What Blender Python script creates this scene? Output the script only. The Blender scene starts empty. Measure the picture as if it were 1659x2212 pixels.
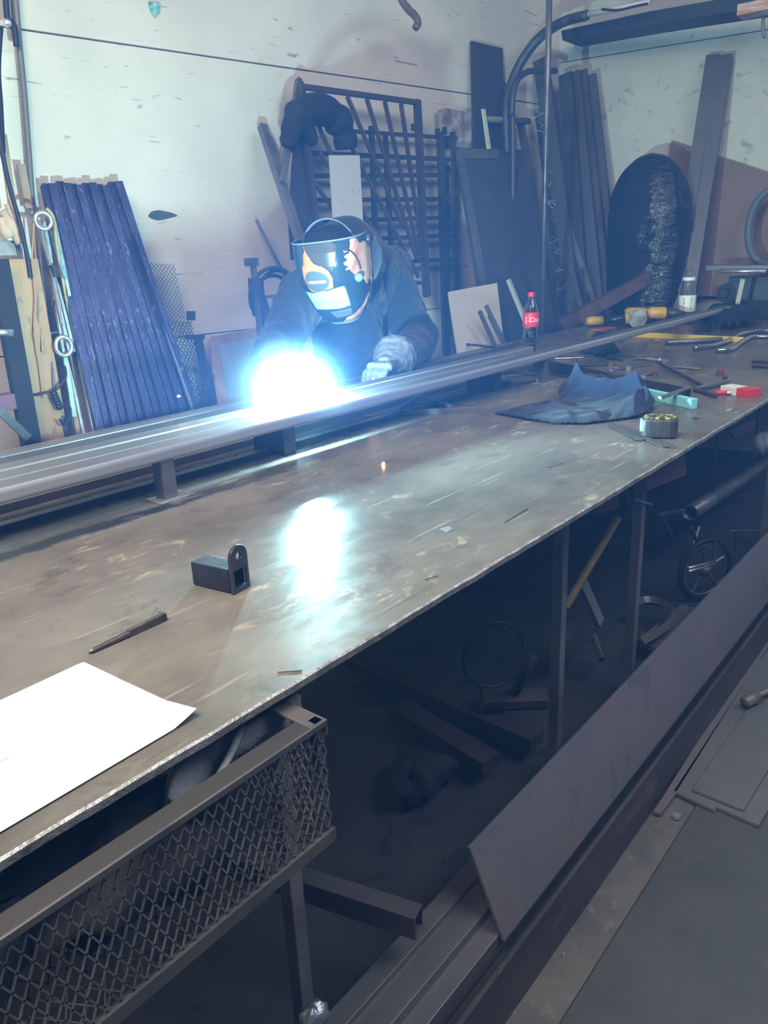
# render tuning
ARC_E, ARC_P, KEY_P, TOP_P, WORLD_S, HAZE_D, EXPO = 200, 230, 108, 62, .075, .029, .2
PUFF = 8
import bpy, bmesh, math, random
from mathutils import Vector as V, Matrix
from mathutils.geometry import tessellate_polygon
random.seed(7)
S = bpy.context.scene
COL = S.collection
PI = math.pi
# ------------------------------------------------------------------ camera
F = 1667.0; CX, CY = 829.5, 1106.0
CAM = V((0, 0, 1.37))
def _ray(px, py): return V((px-CX, -(py-CY), -F))
_X = _ray(2290, 484).normalized()
_Z = -_ray(1075, 6000); _Z = (_Z - _X*_Z.dot(_X)).normalized()
_Y = _Z.cross(_X)
ROT = Matrix((_X, _Y, _Z))          # camera -> world
cam_d = bpy.data.cameras.new('camera'); cam = bpy.data.objects.new('camera', cam_d); COL.objects.link(cam)
cam.matrix_world = Matrix.Translation(CAM) @ ROT.to_4x4()
cam_d.sensor_fit = 'HORIZONTAL'; cam_d.sensor_width = 36; cam_d.lens = 36*F/1659
cam_d.clip_start = .02; S.camera = cam
# room: the plywood back wall and the right wall are vertical planes
W0 = V((1.70, 3.25, 0)); WD = (V((5.22, 2.73, 0))-W0).normalized(); WN = V((WD.y, -WD.x, 0))
R0 = V((5.22, 2.73, 0)); RD = V((.221, -1.2, 0)).normalized(); RN = V((RD.y, -RD.x, 0))
if WN.y > 0: WN = -WN
if RN.x > 0: RN = -RN
T = .92                              # table top height
def at(px, py, z=None, x=None, y=None, w=None, r=None):
    d = ROT @ _ray(px, py)
    if z is not None: t = (z-CAM.z)/d.z
    elif x is not None: t = (x-CAM.x)/d.x
    elif y is not None: t = (y-CAM.y)/d.y
    elif w is not None: q = W0+WN*w; t = (q-CAM).dot(WN)/d.dot(WN)
    else: q = R0+RN*r; t = (q-CAM).dot(RN)/d.dot(RN)
    return CAM + d*t
def depth(p): return -(ROT.transposed() @ (p-CAM)).z
def m_of(p, n): return n*depth(p)/F          # n pixels at p, in metres
# ------------------------------------------------------------------ meshes
def frame(d, ref=None):
    d = d.normalized(); ref = V(ref) if ref is not None else (V((0,0,1)) if abs(d.z) < .9 else V((1,0,0)))
    a = (ref - d*ref.dot(d)).normalized(); b = d.cross(a)
    return a, b
class MB:
    def __init__(s): s.v = []; s.f = []; s.m = []
    def add(s, vs, fs, m=0):
        n = len(s.v); s.v += [V(p) for p in vs]
        for q in fs: s.f.append([n+i for i in q]); s.m.append(m)
    def hexa(s, c8, m=0):
        s.add(c8, [(0,3,2,1),(4,5,6,7),(0,1,5,4),(1,2,6,5),(2,3,7,6),(3,0,4,7)], m)
    def box(s, c, size, rz=0, m=0, R=None):
        c = V(c); h = [k/2 for k in size]
        R = R or Matrix.Rotation(rz, 3, 'Z')
        s.hexa([c+R@V((x*h[0], y*h[1], z*h[2])) for z in (-1,1) for x,y in ((-1,-1),(1,-1),(1,1),(-1,1))], m)
    def bb(s, a, b, m=0):
        s.box([(a[i]+b[i])/2 for i in range(3)], [abs(b[i]-a[i]) for i in range(3)], m=m)
    def beam(s, p0, p1, w, d, ref=None, m=0):      # w along ref, d across
        p0, p1 = V(p0), V(p1); a, b = frame(p1-p0, ref)
        s.hexa([p+a*(x*w/2)+b*(y*d/2) for p in (p0,p1) for x,y in ((-1,-1),(1,-1),(1,1),(-1,1))], m)
    def htube(s, p0, p1, w, d, t=.003, ref=None, m=0):   # open square tube
        p0, p1 = V(p0), V(p1); a, b = frame(p1-p0, ref); vs = []
        for p in (p0, p1):
            for k in (0, t):
                vs += [p+a*(x*(w/2-k))+b*(y*(d/2-k)) for x,y in ((-1,-1),(1,-1),(1,1),(-1,1))]
        fs = []
        for i in range(4):
            j = (i+1) % 4
            fs += [(i,j,8+j,8+i),(4+j,4+i,12+i,12+j),(j,i,4+i,4+j),(8+i,8+j,12+j,12+i)]
        s.add(vs, fs, m)
    def tube(s, pts, r, n=8, m=0, cap=True, closed=False):
        pts = [V(p) for p in pts]; k = len(pts); rr = r if isinstance(r, (list,tuple)) else [r]*k
        a, _ = frame(pts[1]-pts[0]); vs = []
        for i, p in enumerate(pts):
            if closed: d = pts[(i+1) % k]-pts[i-1]
            else: d = pts[min(i+1,k-1)]-pts[max(i-1,0)]
            d.normalize(); a = (a-d*a.dot(d)).normalized(); b = d.cross(a)
            vs += [p+(a*math.cos(2*PI*j/n)+b*math.sin(2*PI*j/n))*rr[i] for j in range(n)]
        fs = []
        for i in range(k if closed else k-1):
            o, q = i*n, ((i+1) % k)*n
            fs += [(o+j, o+(j+1)%n, q+(j+1)%n, q+j) for j in range(n)]
        if cap and not closed: fs += [tuple(range(n))[::-1], tuple((k-1)*n+j for j in range(n))]
        s.add(vs, fs, m)
    def lathe(s, prof, o=(0,0,0), n=24, axis=(0,0,1), m=0, sx=1, sy=1):
        o = V(o); d = V(axis).normalized(); a, b = frame(d, (1,0,0) if abs(d.x) < .9 else (0,1,0)); vs = []
        for r, z in prof:
            vs += [o+d*z+(a*math.cos(2*PI*j/n)*sx+b*math.sin(2*PI*j/n)*sy)*r for j in range(n)]
        fs = []
        for i in range(len(prof)-1):
            fs += [(i*n+j, i*n+(j+1)%n, (i+1)*n+(j+1)%n, (i+1)*n+j) for j in range(n)]
        s.add(vs, fs + [tuple(range(n))[::-1], tuple((len(prof)-1)*n+j for j in range(n))], m)
    def slab(s, cs, t, nrm=None, m=0):             # polygon with thickness t behind its face
        cs = [V(c) for c in cs]; k = len(cs)
        n = (cs[1]-cs[0]).cross(cs[-1]-cs[0]).normalized()
        if nrm is not None and n.dot(V(nrm)) < 0: cs = cs[::-1]; n = -n
        vs = cs + [c-n*t for c in cs]
        tri = tessellate_polygon([cs])
        fs = [tuple(q) for q in tri]+[tuple(k+i for i in q)[::-1] for q in tri]+[(i,(i+1)%k,k+(i+1)%k,k+i)[::-1] for i in range(k)]
        s.add(vs, fs, m)
    def grid(s, fn, nu, nv, m=0):
        vs = [fn(i/nu, j/nv) for j in range(nv+1) for i in range(nu+1)]
        s.add(vs, [(j*(nu+1)+i, j*(nu+1)+i+1, (j+1)*(nu+1)+i+1, (j+1)*(nu+1)+i) for j in range(nv) for i in range(nu)], m)
    def ball(s, c, r, n=12, m=0, sc=(1,1,1), R=None):
        c = V(c); R = R or Matrix.Identity(3); vs = [c+R@V((0,0,-r*sc[2]))]; h = n//2
        for i in range(1, h):
            a = -PI/2+PI*i/h
            vs += [c+R@V((r*sc[0]*math.cos(a)*math.cos(2*PI*j/n), r*sc[1]*math.cos(a)*math.sin(2*PI*j/n), r*sc[2]*math.sin(a))) for j in range(n)]
        vs.append(c+R@V((0,0,r*sc[2]))); e = len(vs)-1; fs = []
        for j in range(n):
            fs += [(0, 1+(j+1)%n, 1+j), (e, 1+(h-2)*n+j, 1+(h-2)*n+(j+1)%n)]
            for i in range(h-2): fs.append((1+i*n+j, 1+i*n+(j+1)%n, 1+(i+1)*n+(j+1)%n, 1+(i+1)*n+j))
        s.add(vs, fs, m)
    def cap(s, p0, r0, p1, r1, n=12):              # capsule
        p0, p1 = V(p0), V(p1); k = 6
        s.tube([p0.lerp(p1, i/k) for i in range(k+1)], [r0+(r1-r0)*i/k for i in range(k+1)], n)
        s.ball(p0, r0, n); s.ball(p1, r1, n)
    def build(s, name, mat, parent=None, label=None, cat=None, group=None, kind=None, smooth=False, bevel=0, solid=0, subs=0, fix=True):
        if parent is not None: o0 = parent.matrix_basis.translation.copy(); o0 = wloc(parent)
        else:
            xs = [p.x for p in s.v]; ys = [p.y for p in s.v]; zs = [p.z for p in s.v]
            o0 = V(((min(xs)+max(xs))/2, (min(ys)+max(ys))/2, min(zs)))
        me = bpy.data.meshes.new(name)
        me.from_pydata([p-o0 for p in s.v], [], s.f)
        mats = mat if isinstance(mat, (list,tuple)) else [mat]
        for q in mats: me.materials.append(q)
        if len(mats) > 1: me.polygons.foreach_set('material_index', s.m)
        if fix:
            bm = bmesh.new(); bm.from_mesh(me); bmesh.ops.recalc_face_normals(bm, faces=bm.faces); bm.to_mesh(me); bm.free()
        if smooth:
            me.polygons.foreach_set('use_smooth', [True]*len(me.polygons))
        me.update()
        o = bpy.data.objects.new(name, me); COL.objects.link(o)
        if parent is not None: o.parent = parent
        else: o.location = o0
        if solid: q = o.modifiers.new('s', 'SOLIDIFY'); q.thickness = solid
        if bevel: q = o.modifiers.new('b', 'BEVEL'); q.width = bevel; q.segments = 2; q.limit_method = 'ANGLE'
        if subs: q = o.modifiers.new('u', 'SUBSURF'); q.levels = subs; q.render_levels = subs
        tag(o, label, cat, group, kind)
        return o
def wloc(o):
    p = o.location.copy()
    while o.parent: o = o.parent; p += o.location
    return p
def tag(o, label=None, cat=None, group=None, kind=None):
    if label: o['label'] = label
    if cat: o['category'] = cat
    if group: o['group'] = group
    if kind: o['kind'] = kind
def thing(name, loc, label, cat, group=None):
    o = bpy.data.objects.new(name, None); o.empty_display_size = .05; COL.objects.link(o); o.location = V(loc); tag(o, label, cat, group); return o
def smoothcurve(pts, k=8):                         # catmull-rom through points
    pts = [V(p) for p in pts]; out = []
    for i in range(len(pts)-1):
        a, b, c, d = pts[max(i-1,0)], pts[i], pts[i+1], pts[min(i+2,len(pts)-1)]
        for j in range(k):
            t = j/k
            out.append(.5*((2*b)+(c-a)*t+(2*a-5*b+4*c-d)*t*t+(3*b-a-3*c+d)*t**3))
    return out+[pts[-1]]
def hash3(x, y, z=0):
    q = math.sin(x*12.9898+y*78.233+z*37.719)*43758.5453; return q-math.floor(q)
def vnoise(x, y, z=0):
    xi, yi = math.floor(x), math.floor(y); fx, fy = x-xi, y-yi; fx = fx*fx*(3-2*fx); fy = fy*fy*(3-2*fy)
    a = hash3(xi,yi,z)*(1-fx)+hash3(xi+1,yi,z)*fx; b = hash3(xi,yi+1,z)*(1-fx)+hash3(xi+1,yi+1,z)*fx
    return a*(1-fy)+b*fy
# ------------------------------------------------------------------ materials
def new(name):
    m = bpy.data.materials.new(name); m.use_nodes = True
    return m, m.node_tree, m.node_tree.nodes['Principled BSDF']
def M(name, c, rough=.5, metal=0, c2=None, scale=6, stretch=(1,1,1), lo=.4, hi=.65, c3=None, scale3=30, bump=0, bscale=40, spec=.5, detail=5, rvar=0, sheen=0, trans=0, emis=None, estr=0, ior=1.45):
    m, t, b = new(name); L = t.links
    b.inputs['Base Color'].default_value = (*c, 1); b.inputs['Roughness'].default_value = rough
    b.inputs['Metallic'].default_value = metal; b.inputs['Specular IOR Level'].default_value = spec
    b.inputs['Sheen Weight'].default_value = sheen; b.inputs['Transmission Weight'].default_value = trans; b.inputs['IOR'].default_value = ior
    if emis: b.inputs['Emission Color'].default_value = (*emis,1); b.inputs['Emission Strength'].default_value = estr
    tc = t.nodes.new('ShaderNodeTexCoord'); mp = t.nodes.new('ShaderNodeMapping'); mp.inputs['Scale'].default_value = stretch
    L.new(tc.outputs['Object'], mp.inputs['Vector'])
    def noise(sc, det=detail, dist=.3):
        n = t.nodes.new('ShaderNodeTexNoise'); n.inputs['Scale'].default_value = sc; n.inputs['Detail'].default_value = det
        n.inputs['Roughness'].default_value = .65; n.inputs['Distortion'].default_value = dist; L.new(mp.outputs[0], n.inputs['Vector']); return n
    last = None
    if c2 is not None:
        n = noise(scale); r = t.nodes.new('ShaderNodeMapRange'); r.inputs['From Min'].default_value = lo; r.inputs['From Max'].default_value = hi
        L.new(n.outputs['Fac'], r.inputs['Value'])
        x = t.nodes.new('ShaderNodeMix'); x.data_type = 'RGBA'; x.inputs[6].default_value = (*c,1); x.inputs[7].default_value = (*c2,1)
        L.new(r.outputs[0], x.inputs[0]); last = x.outputs[2]
        if rvar:
            rr = t.nodes.new('ShaderNodeMapRange'); rr.inputs['To Min'].default_value = rough; rr.inputs['To Max'].default_value = rough+rvar
            L.new(r.outputs[0], rr.inputs['Value']); L.new(rr.outputs[0], b.inputs['Roughness'])
    if c3 is not None:
        n = noise(scale3, 8, .8); r = t.nodes.new('ShaderNodeMapRange'); r.inputs['From Min'].default_value = .58; r.inputs['From Max'].default_value = .66
        L.new(n.outputs['Fac'], r.inputs['Value'])
        x = t.nodes.new('ShaderNodeMix'); x.data_type = 'RGBA'; x.inputs[7].default_value = (*c3,1)
        if last: L.new(last, x.inputs[6])
        else: x.inputs[6].default_value = (*c,1)
        L.new(r.outputs[0], x.inputs[0]); last = x.outputs[2]
    if last: L.new(last, b.inputs['Base Color'])
    if bump:
        n = noise(bscale, 4); q = t.nodes.new('ShaderNodeBump'); q.inputs['Strength'].default_value = bump; q.inputs['Distance'].default_value = .01
        L.new(n.outputs['Fac'], q.inputs['Height']); L.new(q.outputs[0], b.inputs['Normal'])
    return m
def glass(name, c=(1,1,1), rough=.05):
    return M(name, c, rough, trans=1, ior=1.3)
dark = M('dark mill steel', (.045,.043,.05), .45, .4, (.09,.075,.075), 4, (1,1,1), bump=.15)
darkr = M('dark rusty steel', (.05,.038,.04), .6, .2, (.11,.06,.05), 5, bump=.3)
rust = M('rusty brown steel', (.12,.06,.045), .75, .1, (.05,.035,.035), 8, bump=.4)
steel = M('bare steel', (.30,.30,.31), .38, .75, (.17,.17,.18), 5, bump=.1, bscale=60, rvar=.15)
bright = M('bright ground steel', (.75,.76,.78), .3, .8, (.45,.45,.47), 20, bump=.3, bscale=60)
greyst = M('grey hot rolled steel', (.13,.125,.14), .42, .5, (.19,.16,.165), 3, bump=.08, rvar=.15)
bluest = M('blue black oiled steel tube', (.030,.032,.085), .33, .35, (.06,.055,.15), 9, (1,1,.3), c3=(.14,.14,.22), scale3=45, bump=.25, bscale=60)
black = M('black rubber', (.012,.012,.015), .55)
blackp = M('black plastic', (.015,.015,.02), .3, bump=.1)
white = M('white paint', (.75,.75,.72), .55)
# ------------------------------------------------------------------ walls, floor
def wall_mat():
    m, t, b = new('painted plywood wall'); L = t.links
    tc = t.nodes.new('ShaderNodeTexCoord')
    def noise(sc, det, st=(1,1,1), dist=0):
        mp = t.nodes.new('ShaderNodeMapping'); mp.inputs['Scale'].default_value = st; L.new(tc.outputs['Object'], mp.inputs['Vector'])
        n = t.nodes.new('ShaderNodeTexNoise'); n.inputs['Scale'].default_value = sc; n.inputs['Detail'].default_value = det; n.inputs['Distortion'].default_value = dist
        L.new(mp.outputs[0], n.inputs['Vector']); return n.outputs['Fac']
    def ramp(v, a, c):
        r = t.nodes.new('ShaderNodeMapRange'); r.inputs['From Min'].default_value = a; r.inputs['From Max'].default_value = c; L.new(v, r.inputs['Value']); return r.outputs[0]
    def mix(f, a, c):
        x = t.nodes.new('ShaderNodeMix'); x.data_type = 'RGBA'; L.new(f, x.inputs[0])
        if isinstance(a, tuple): x.inputs[6].default_value = (*a,1)
        else: L.new(a, x.inputs[6])
        x.inputs[7].default_value = (*c,1); return x.outputs[2]
    c = mix(ramp(noise(2, 5), .4, .65), (.66,.61,.53), (.56,.52,.45))
    c = mix(ramp(noise(5, 7, (1,1,7), 1.2), .66, .72), c, (.30,.29,.27))      # grain scuffs
    c = mix(ramp(noise(6, 3, (1,1,1), .6), .735, .76), c, (.10,.10,.10))      # burns and knocks
    c = mix(ramp(noise(26, 2, (1,1,1), .2), .80, .82), c, (.07,.07,.08))
    L.new(c, b.inputs['Base Color']); b.inputs['Roughness'].default_value = .6
    q = t.nodes.new('ShaderNodeBump'); q.inputs['Strength'].default_value = .25; q.inputs['Distance'].default_value = .01
    L.new(noise(8, 6, (1,1,6), 1), q.inputs['Height']); L.new(q.outputs[0], b.inputs['Normal'])
    return m
wallm = wall_mat()
zs = at(480, 126, w=0).z; zl = at(480, 718, w=0).z
def wallseg(name, A, B, N, z0, z1, mat=wallm):
    mb = MB(); A, B = V(A), V(B)
    mb.hexa([q+V((0,0,z)) for z in (z0,z1) for q in (A,B,B-N*.05,A-N*.05)])
    return mb
A = W0-WD*3.2; B = R0.copy()
mb = MB()
for z0, z1 in ((0,zl-.003),(zl+.003,zs-.004),(zs+.004,3.6)):
    q = wallseg('', A, B, WN, z0, z1); n = len(mb.v); mb.v += q.v; mb.f += [[n+i for i in f] for f in q.f]; mb.m += q.m
q = MB(); q.hexa([p+V((0,0,z)) for z in (0,3.6) for p in (A-WN*.05,B-WN*.05,B-WN*.07,A-WN*.07)]); n = len(mb.v); mb.v += q.v; mb.f += [[n+i for i in f] for f in q.f]; mb.m += [1]*6
mb.build('wall_back', [wallm, M('dark stud gap', (.06,.05,.04), .9)], kind='structure')  # dark backing board seen through the panel seams
zr = at(1215, 134.6, r=0).z
mb = MB(); Bq = R0+RD*4.5
for z0, z1, k in ((0,zr-.003,0),(zr+.003,3.6,0)):
    mb.hexa([q_+V((0,0,z)) for z in (z0,z1) for q_ in (R0,Bq,Bq-RN*.05,R0-RN*.05)])
mb.hexa([q_+V((0,0,z)) for z in (0,3.6) for q_ in (R0-RN*.05,Bq-RN*.05,Bq-RN*.07,R0-RN*.07)], 1)
wallr = M('painted wall board', (.50,.50,.45), .65, 0, (.42,.42,.38), 2, c3=(.3,.3,.28), scale3=9, bump=.15)
mb.build('wall_right', [wallr, M('dark gap', (.05,.05,.04), .9)], kind='structure')
mb = MB(); mb.bb((-3,-3.2,-.06), (6.6,4.2,0))
floorm = M('oil stained concrete floor', (.035,.035,.038), .75, 0, (.05,.048,.05), 3, c3=(.02,.02,.025), scale3=7, bump=.3)
mb.build('floor', floorm, kind='structure')
# dark oval mark with tapered tail, small patches on the wall
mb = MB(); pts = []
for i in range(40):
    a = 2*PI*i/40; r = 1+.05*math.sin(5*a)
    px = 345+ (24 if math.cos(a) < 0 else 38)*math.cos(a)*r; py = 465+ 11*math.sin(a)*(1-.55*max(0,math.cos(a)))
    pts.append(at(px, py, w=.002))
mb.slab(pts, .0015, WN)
mb.build('dark_oval_mark', M('matte dark', (.07,.08,.10), .95), label='dark oval mark on the white wall right of the leaning tube bundle', cat='oval mark', fix=True)
mb = MB(); mb.slab([at(x,y,w=.012) for x,y in ((322,4),(346,5),(344,26),(334,36),(326,24))], .01, WN)
mb.build('masking_tape_scrap', M('aqua tape', (.25,.6,.6), .5, c2=(.08,.1,.1), scale=30), label='small aqua and black tape scrap stuck high on the wall', cat='tape')
# ------------------------------------------------------------------ the welding table
def table_mat():
    m, t, b = new('scratched steel table plate'); L = t.links
    tc = t.nodes.new('ShaderNodeTexCoord')
    def noise(sc, det, st=(1,1,1), dist=0, rz=0, rough=.6):
        mp = t.nodes.new('ShaderNodeMapping'); mp.inputs['Scale'].default_value = st; mp.inputs['Rotation'].default_value = (0,0,rz); L.new(tc.outputs['Object'], mp.inputs['Vector'])
        n = t.nodes.new('ShaderNodeTexNoise'); n.inputs['Scale'].default_value = sc; n.inputs['Detail'].default_value = det; n.inputs['Distortion'].default_value = dist; n.inputs['Roughness'].default_value = rough
        L.new(mp.outputs[0], n.inputs['Vector']); return n.outputs['Fac']
    def ramp(v, a, c, lo=0, hi=1):
        r = t.nodes.new('ShaderNodeMapRange'); r.inputs['From Min'].default_value = a; r.inputs['From Max'].default_value = c
        r.inputs['To Min'].default_value = lo; r.inputs['To Max'].default_value = hi; L.new(v, r.inputs['Value']); return r.outputs[0]
    def mul(a, c):
        x = t.nodes.new('ShaderNodeMath'); x.operation = 'MULTIPLY'; L.new(a, x.inputs[0])
        if isinstance(c, float): x.inputs[1].default_value = c
        else: L.new(c, x.inputs[1])
        return x.outputs[0]
    def mix(f, a, c):
        x = t.nodes.new('ShaderNodeMix'); x.data_type = 'RGBA'; L.new(f, x.inputs[0])
        if isinstance(a, tuple): x.inputs[6].default_value = (*a,1)
        else: L.new(a, x.inputs[6])
        x.inputs[7].default_value = (*c,1); return x.outputs[2]
    c = mix(ramp(noise(2.6, 8, (1,1.3,1), .2, 0, .7), .36, .66), (.095,.088,.08), (.185,.165,.14))
    tp1 = mul(ramp(noise(17, 9, (.75,1.5,1), .35, .5, .72), .56, .66), ramp(noise(3.1, 4), .42, .6))
    c = mix(mul(tp1, .85), c, (.40,.34,.26))     # tan worn patches
    c = mix(mul(ramp(noise(7, 9, (1,1.4,1), .3, 1.1, .75), .56, .72), .8), c, (.06,.058,.06))     # dark oily patches
    s1 = ramp(noise(30, 3, (.10,3,1), .1, .5), .66, .72); s2 = ramp(noise(36, 3, (.10,3,1), .1, -.75), .67, .72)
    s3 = ramp(noise(30, 2, (.06,3,1), .05, 1.9), .70, .73)
    c = mix(mul(s1, .35), c, (.45,.42,.37)); c = mix(mul(s2, .35), c, (.42,.39,.35)); c = mix(mul(s3, .4), c, (.05,.048,.045))
    # long dark band beside the rail: y about 1.24..1.30, ragged, x < 1.35
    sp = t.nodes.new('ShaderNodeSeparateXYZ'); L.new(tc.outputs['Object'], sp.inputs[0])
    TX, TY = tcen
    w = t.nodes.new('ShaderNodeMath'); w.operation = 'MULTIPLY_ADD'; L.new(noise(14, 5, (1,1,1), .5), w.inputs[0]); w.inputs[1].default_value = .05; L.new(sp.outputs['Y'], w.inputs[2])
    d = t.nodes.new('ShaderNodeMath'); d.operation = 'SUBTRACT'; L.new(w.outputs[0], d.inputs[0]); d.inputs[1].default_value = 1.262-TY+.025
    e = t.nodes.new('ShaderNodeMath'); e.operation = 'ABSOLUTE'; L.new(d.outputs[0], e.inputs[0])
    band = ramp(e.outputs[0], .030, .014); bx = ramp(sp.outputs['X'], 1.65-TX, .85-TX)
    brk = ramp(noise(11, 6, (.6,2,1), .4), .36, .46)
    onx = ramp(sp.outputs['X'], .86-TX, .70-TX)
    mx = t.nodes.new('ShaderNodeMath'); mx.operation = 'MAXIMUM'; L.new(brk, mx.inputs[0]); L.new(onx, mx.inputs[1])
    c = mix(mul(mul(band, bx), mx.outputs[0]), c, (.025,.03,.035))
    L.new(c, b.inputs['Base Color']); b.inputs['Metallic'].default_value = .0; b.inputs['Specular IOR Level'].default_value = .07
    L.new(ramp(noise(5, 6, (1,2,1), .8), .35, .7, .20, .34), b.inputs['Roughness'])
    q = t.nodes.new('ShaderNodeBump'); q.inputs['Strength'].default_value = .06; q.inputs['Distance'].default_value = .003
    L.new(noise(60, 5, (.3,1,1), .5, .5), q.inputs['Height']); L.new(q.outputs[0], b.inputs['Normal'])
    return m
TF, TB, TX0, TX1 = .573, 2.06, -.75, 5.28
tab = thing('welding_table', (2.2, 1.3, 0), 'long welding table with a scratched thick steel plate top on thin square legs', 'table')
tcen = (0., 0.)
class _: pass
tcen = (2.2, 1.3)
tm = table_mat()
mb = MB(); n = 260      # ragged burnt front edge
top, bot = [], []
for i in range(n+1):
    x = TX0+(TX1-TX0)*i/n; j = (vnoise(x*25,1)-.5)*.002+(random.random()-.5)*.0008
    top.append((x, TF+j)); 
vs = []
for x, y in top: vs += [(x,y+.003,T),(x,y,T-.002),(x,y+.001,T-.011),(x,TB,T-.011),(x,TB,T)]
fs = []; mm = []
for i in range(n):
    for k in range(5):
        a = i*5+k; b_ = i*5+(k+1)%5
        mb.add([vs[a],vs[b_],vs[b_+5],vs[a+5]], [(0,1,2,3)], 1 if k in (0,1) else 0)
mb.add(vs[:5], [(0,1,2,3,4)]); mb.add(vs[-5:], [(4,3,2,1,0)])
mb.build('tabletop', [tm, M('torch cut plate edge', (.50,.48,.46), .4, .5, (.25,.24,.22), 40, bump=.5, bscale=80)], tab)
legm = M('scuffed pale grey tube leg', (.32,.30,.31), .4, .5, (.20,.18,.19), 6, bump=.1)
for x, y in ((.664,.8),(1.603,.8),(2.09,.8),(3.6,.8),(-.3,.8),(5.0,.8)):
    mb = MB(); mb.bb((x-.014,y-.014,0), (x+.014,y+.014,T-.012)); mb.build('leg', legm, tab, bevel=.002)
for x in (-.3,1.1,2.4,3.7,5.0):
    mb = MB(); mb.bb((x-.02,1.92,0), (x+.02,1.96,T-.012)); mb.build('leg', dark, tab, bevel=.002)
mb = MB(); mb.bb((-.7,1.88,T-.06), (5.2,1.91,T-.012)); mb.build('apron', dark, tab)
mb = MB(); mb.bb((.2,.84,T-.05), (5.2,.865,T-.012)); mb.build('apron', dark, tab)
# square arm welded low on the left leg, poking out toward the aisle
e1 = at(905, 1992, z=.2); e0 = at(640, 1905, z=.2); dd = (e1-e0).normalized()
mb = MB(); mb.htube(e0-dd*.35+V((0,.0,0)), e1, .05, .038, .0035, (0,0,1))
arm = mb.build('square_steel_arm', greyst, label='open ended square steel tube jutting out beside the left table leg', cat='steel tube', bevel=.0008)
# ------------------------------------------------------------------ mesh basket under the table edge
def emesh(mb, o, u, v, nu, nv, r, bulge=None):         # expanded metal: u,v full vectors
    o, u, v = V(o), V(u), V(v); n = u.cross(v).normalized()
    def P(i, j): return o+u*(i/nu)+v*(j/(2*nv))
    for j in range(2*nv):
        off = .5 if j % 2 else 0
        for i in range(nu+1):
            a = i+off
            for b in (a-.5, a+.5) :
                if a > nu or b < 0 or b > nu: continue
                p, q = P(a, j), P(b, j+1); e = (q-p)*.06
                mb.beam(p-e, q+e, r*1.3, r, n)
BY = .528
bz = at(699,1554,y=BY).z; bb_ = at(721,1803,y=BY).z; bx = at(699,1554,y=BY).x
bk = thing('mesh_basket', (bx-.4, BY+.1, bb_), 'long expanded metal basket hanging under the front edge of the table', 'basket')
meshm = M('expanded metal', (.26,.26,.27), .45, .5, (.12,.115,.12), 20)
mb = MB(); emesh(mb, (bx-.78,BY,bb_), (.78,0,0), (0,0,bz-bb_-.012), 58, 5, .0015); mb.build('front_mesh', meshm, bk)
mb = MB(); emesh(mb, (bx,BY,bb_), (0,.25,0), (0,0,bz-bb_-.012), 17, 5, .0014); mb.build('side_mesh', meshm, bk)
mb = MB(); emesh(mb, (bx-.78,BY,bb_), (.78,0,0), (0,.26,0), 40, 8, .0012); mb.build('bottom_mesh', meshm, bk)
rimm = M('painted angle iron', (.16,.15,.14), .4, .4, (.10,.10,.10), 10)
mb = MB(); mb.bb((bx-.8,BY-.003,bz-.008), (bx,BY,bz)); mb.bb((bx-.8,BY,bz-.004), (bx,BY+.024,bz-.001),1); mb.build('rim', [rimm, M('dark angle iron top', (.05,.048,.045), .5, .2)], bk, bevel=.001)
mb = MB(); mb.bb((bx,BY-.003,bz-.020), (bx+.003,BY+.3,bz)); mb.bb((bx-.020,BY,bz-.004), (bx,BY+.3,bz)); mb.build('rim', rimm, bk, bevel=.001)
mb = MB(); mb.bb((bx-.8,BY-.004,bb_-.004), (bx+.002,BY+.004,bb_+.012)); mb.build('bottom_rail', rimm, bk)
mb = MB(); mb.bb((bx-.012,BY+.001,bb_), (bx,BY+.012,bz)); mb.build('corner_post', rimm, bk)
# gloves and rags in the basket
def crumple(cx, cy, cz, sx, sy, sz, seed, n=26):
    mb = MB()
    def fn(u, v):
        a = u*2*PI; b = v*PI; k = 1+.55*(vnoise(3*math.cos(a)+9,3*math.sin(a)+4*v,seed)-.5)+.35*(vnoise(9*u,11*v,seed+3)-.5)
        return V((cx+sx*math.cos(a)*math.sin(b)*k, cy+sy*math.sin(a)*math.sin(b)*k, cz+sz*math.cos(b)*k))
    mb.grid(fn, n, n//2); return mb
glv = M('grey suede', (.28,.28,.30), .8, c2=(.16,.16,.18), scale=14, bump=.3)
q = at(470, 1645, z=.84)
def leafglove(px, py, ang, ln, wd, z, seed):
    mb = MB(); c = at(px,py,z=z)
    def fn(u, v):
        w = wd*(.35+.65*math.sin(PI*min(1,u*.8+.15))); x = (u-.5)*ln; y = (v-.5)*w
        h = .012*math.sin(v*9+seed)+.014*vnoise(u*5,v*5,seed)+.02*u
        return c+V((x*math.cos(ang)-y*math.sin(ang), x*math.sin(ang)+y*math.cos(ang), h))
    mb.grid(fn, 18, 12); return mb
leafglove(460,1650,.5,.16,.07,.845,1).build('work_glove', glv, label='pale grey suede work glove lying in the mesh basket', cat='glove', smooth=True, solid=.006)
leafglove(540,1600,-.3,.13,.04,.85,5).build('suede_strap', glv, label='narrow grey suede strip in the basket near its right end', cat='strap', smooth=True, solid=.005)
crumple(.30,.64,.80,.13,.09,.045,8).build('dark_rag', M('black rag', (.02,.02,.025), .85, bump=.3), label='crumpled black rag in the basket right of the centre', cat='rag', smooth=True)
crumple(.05,.64,.80,.16,.09,.05,3).build('oily_rag', M('oily cloth', (.03,.035,.035), .55, bump=.4), label='shiny oily black cloth in the left part of the basket', cat='rag', smooth=True)
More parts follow.
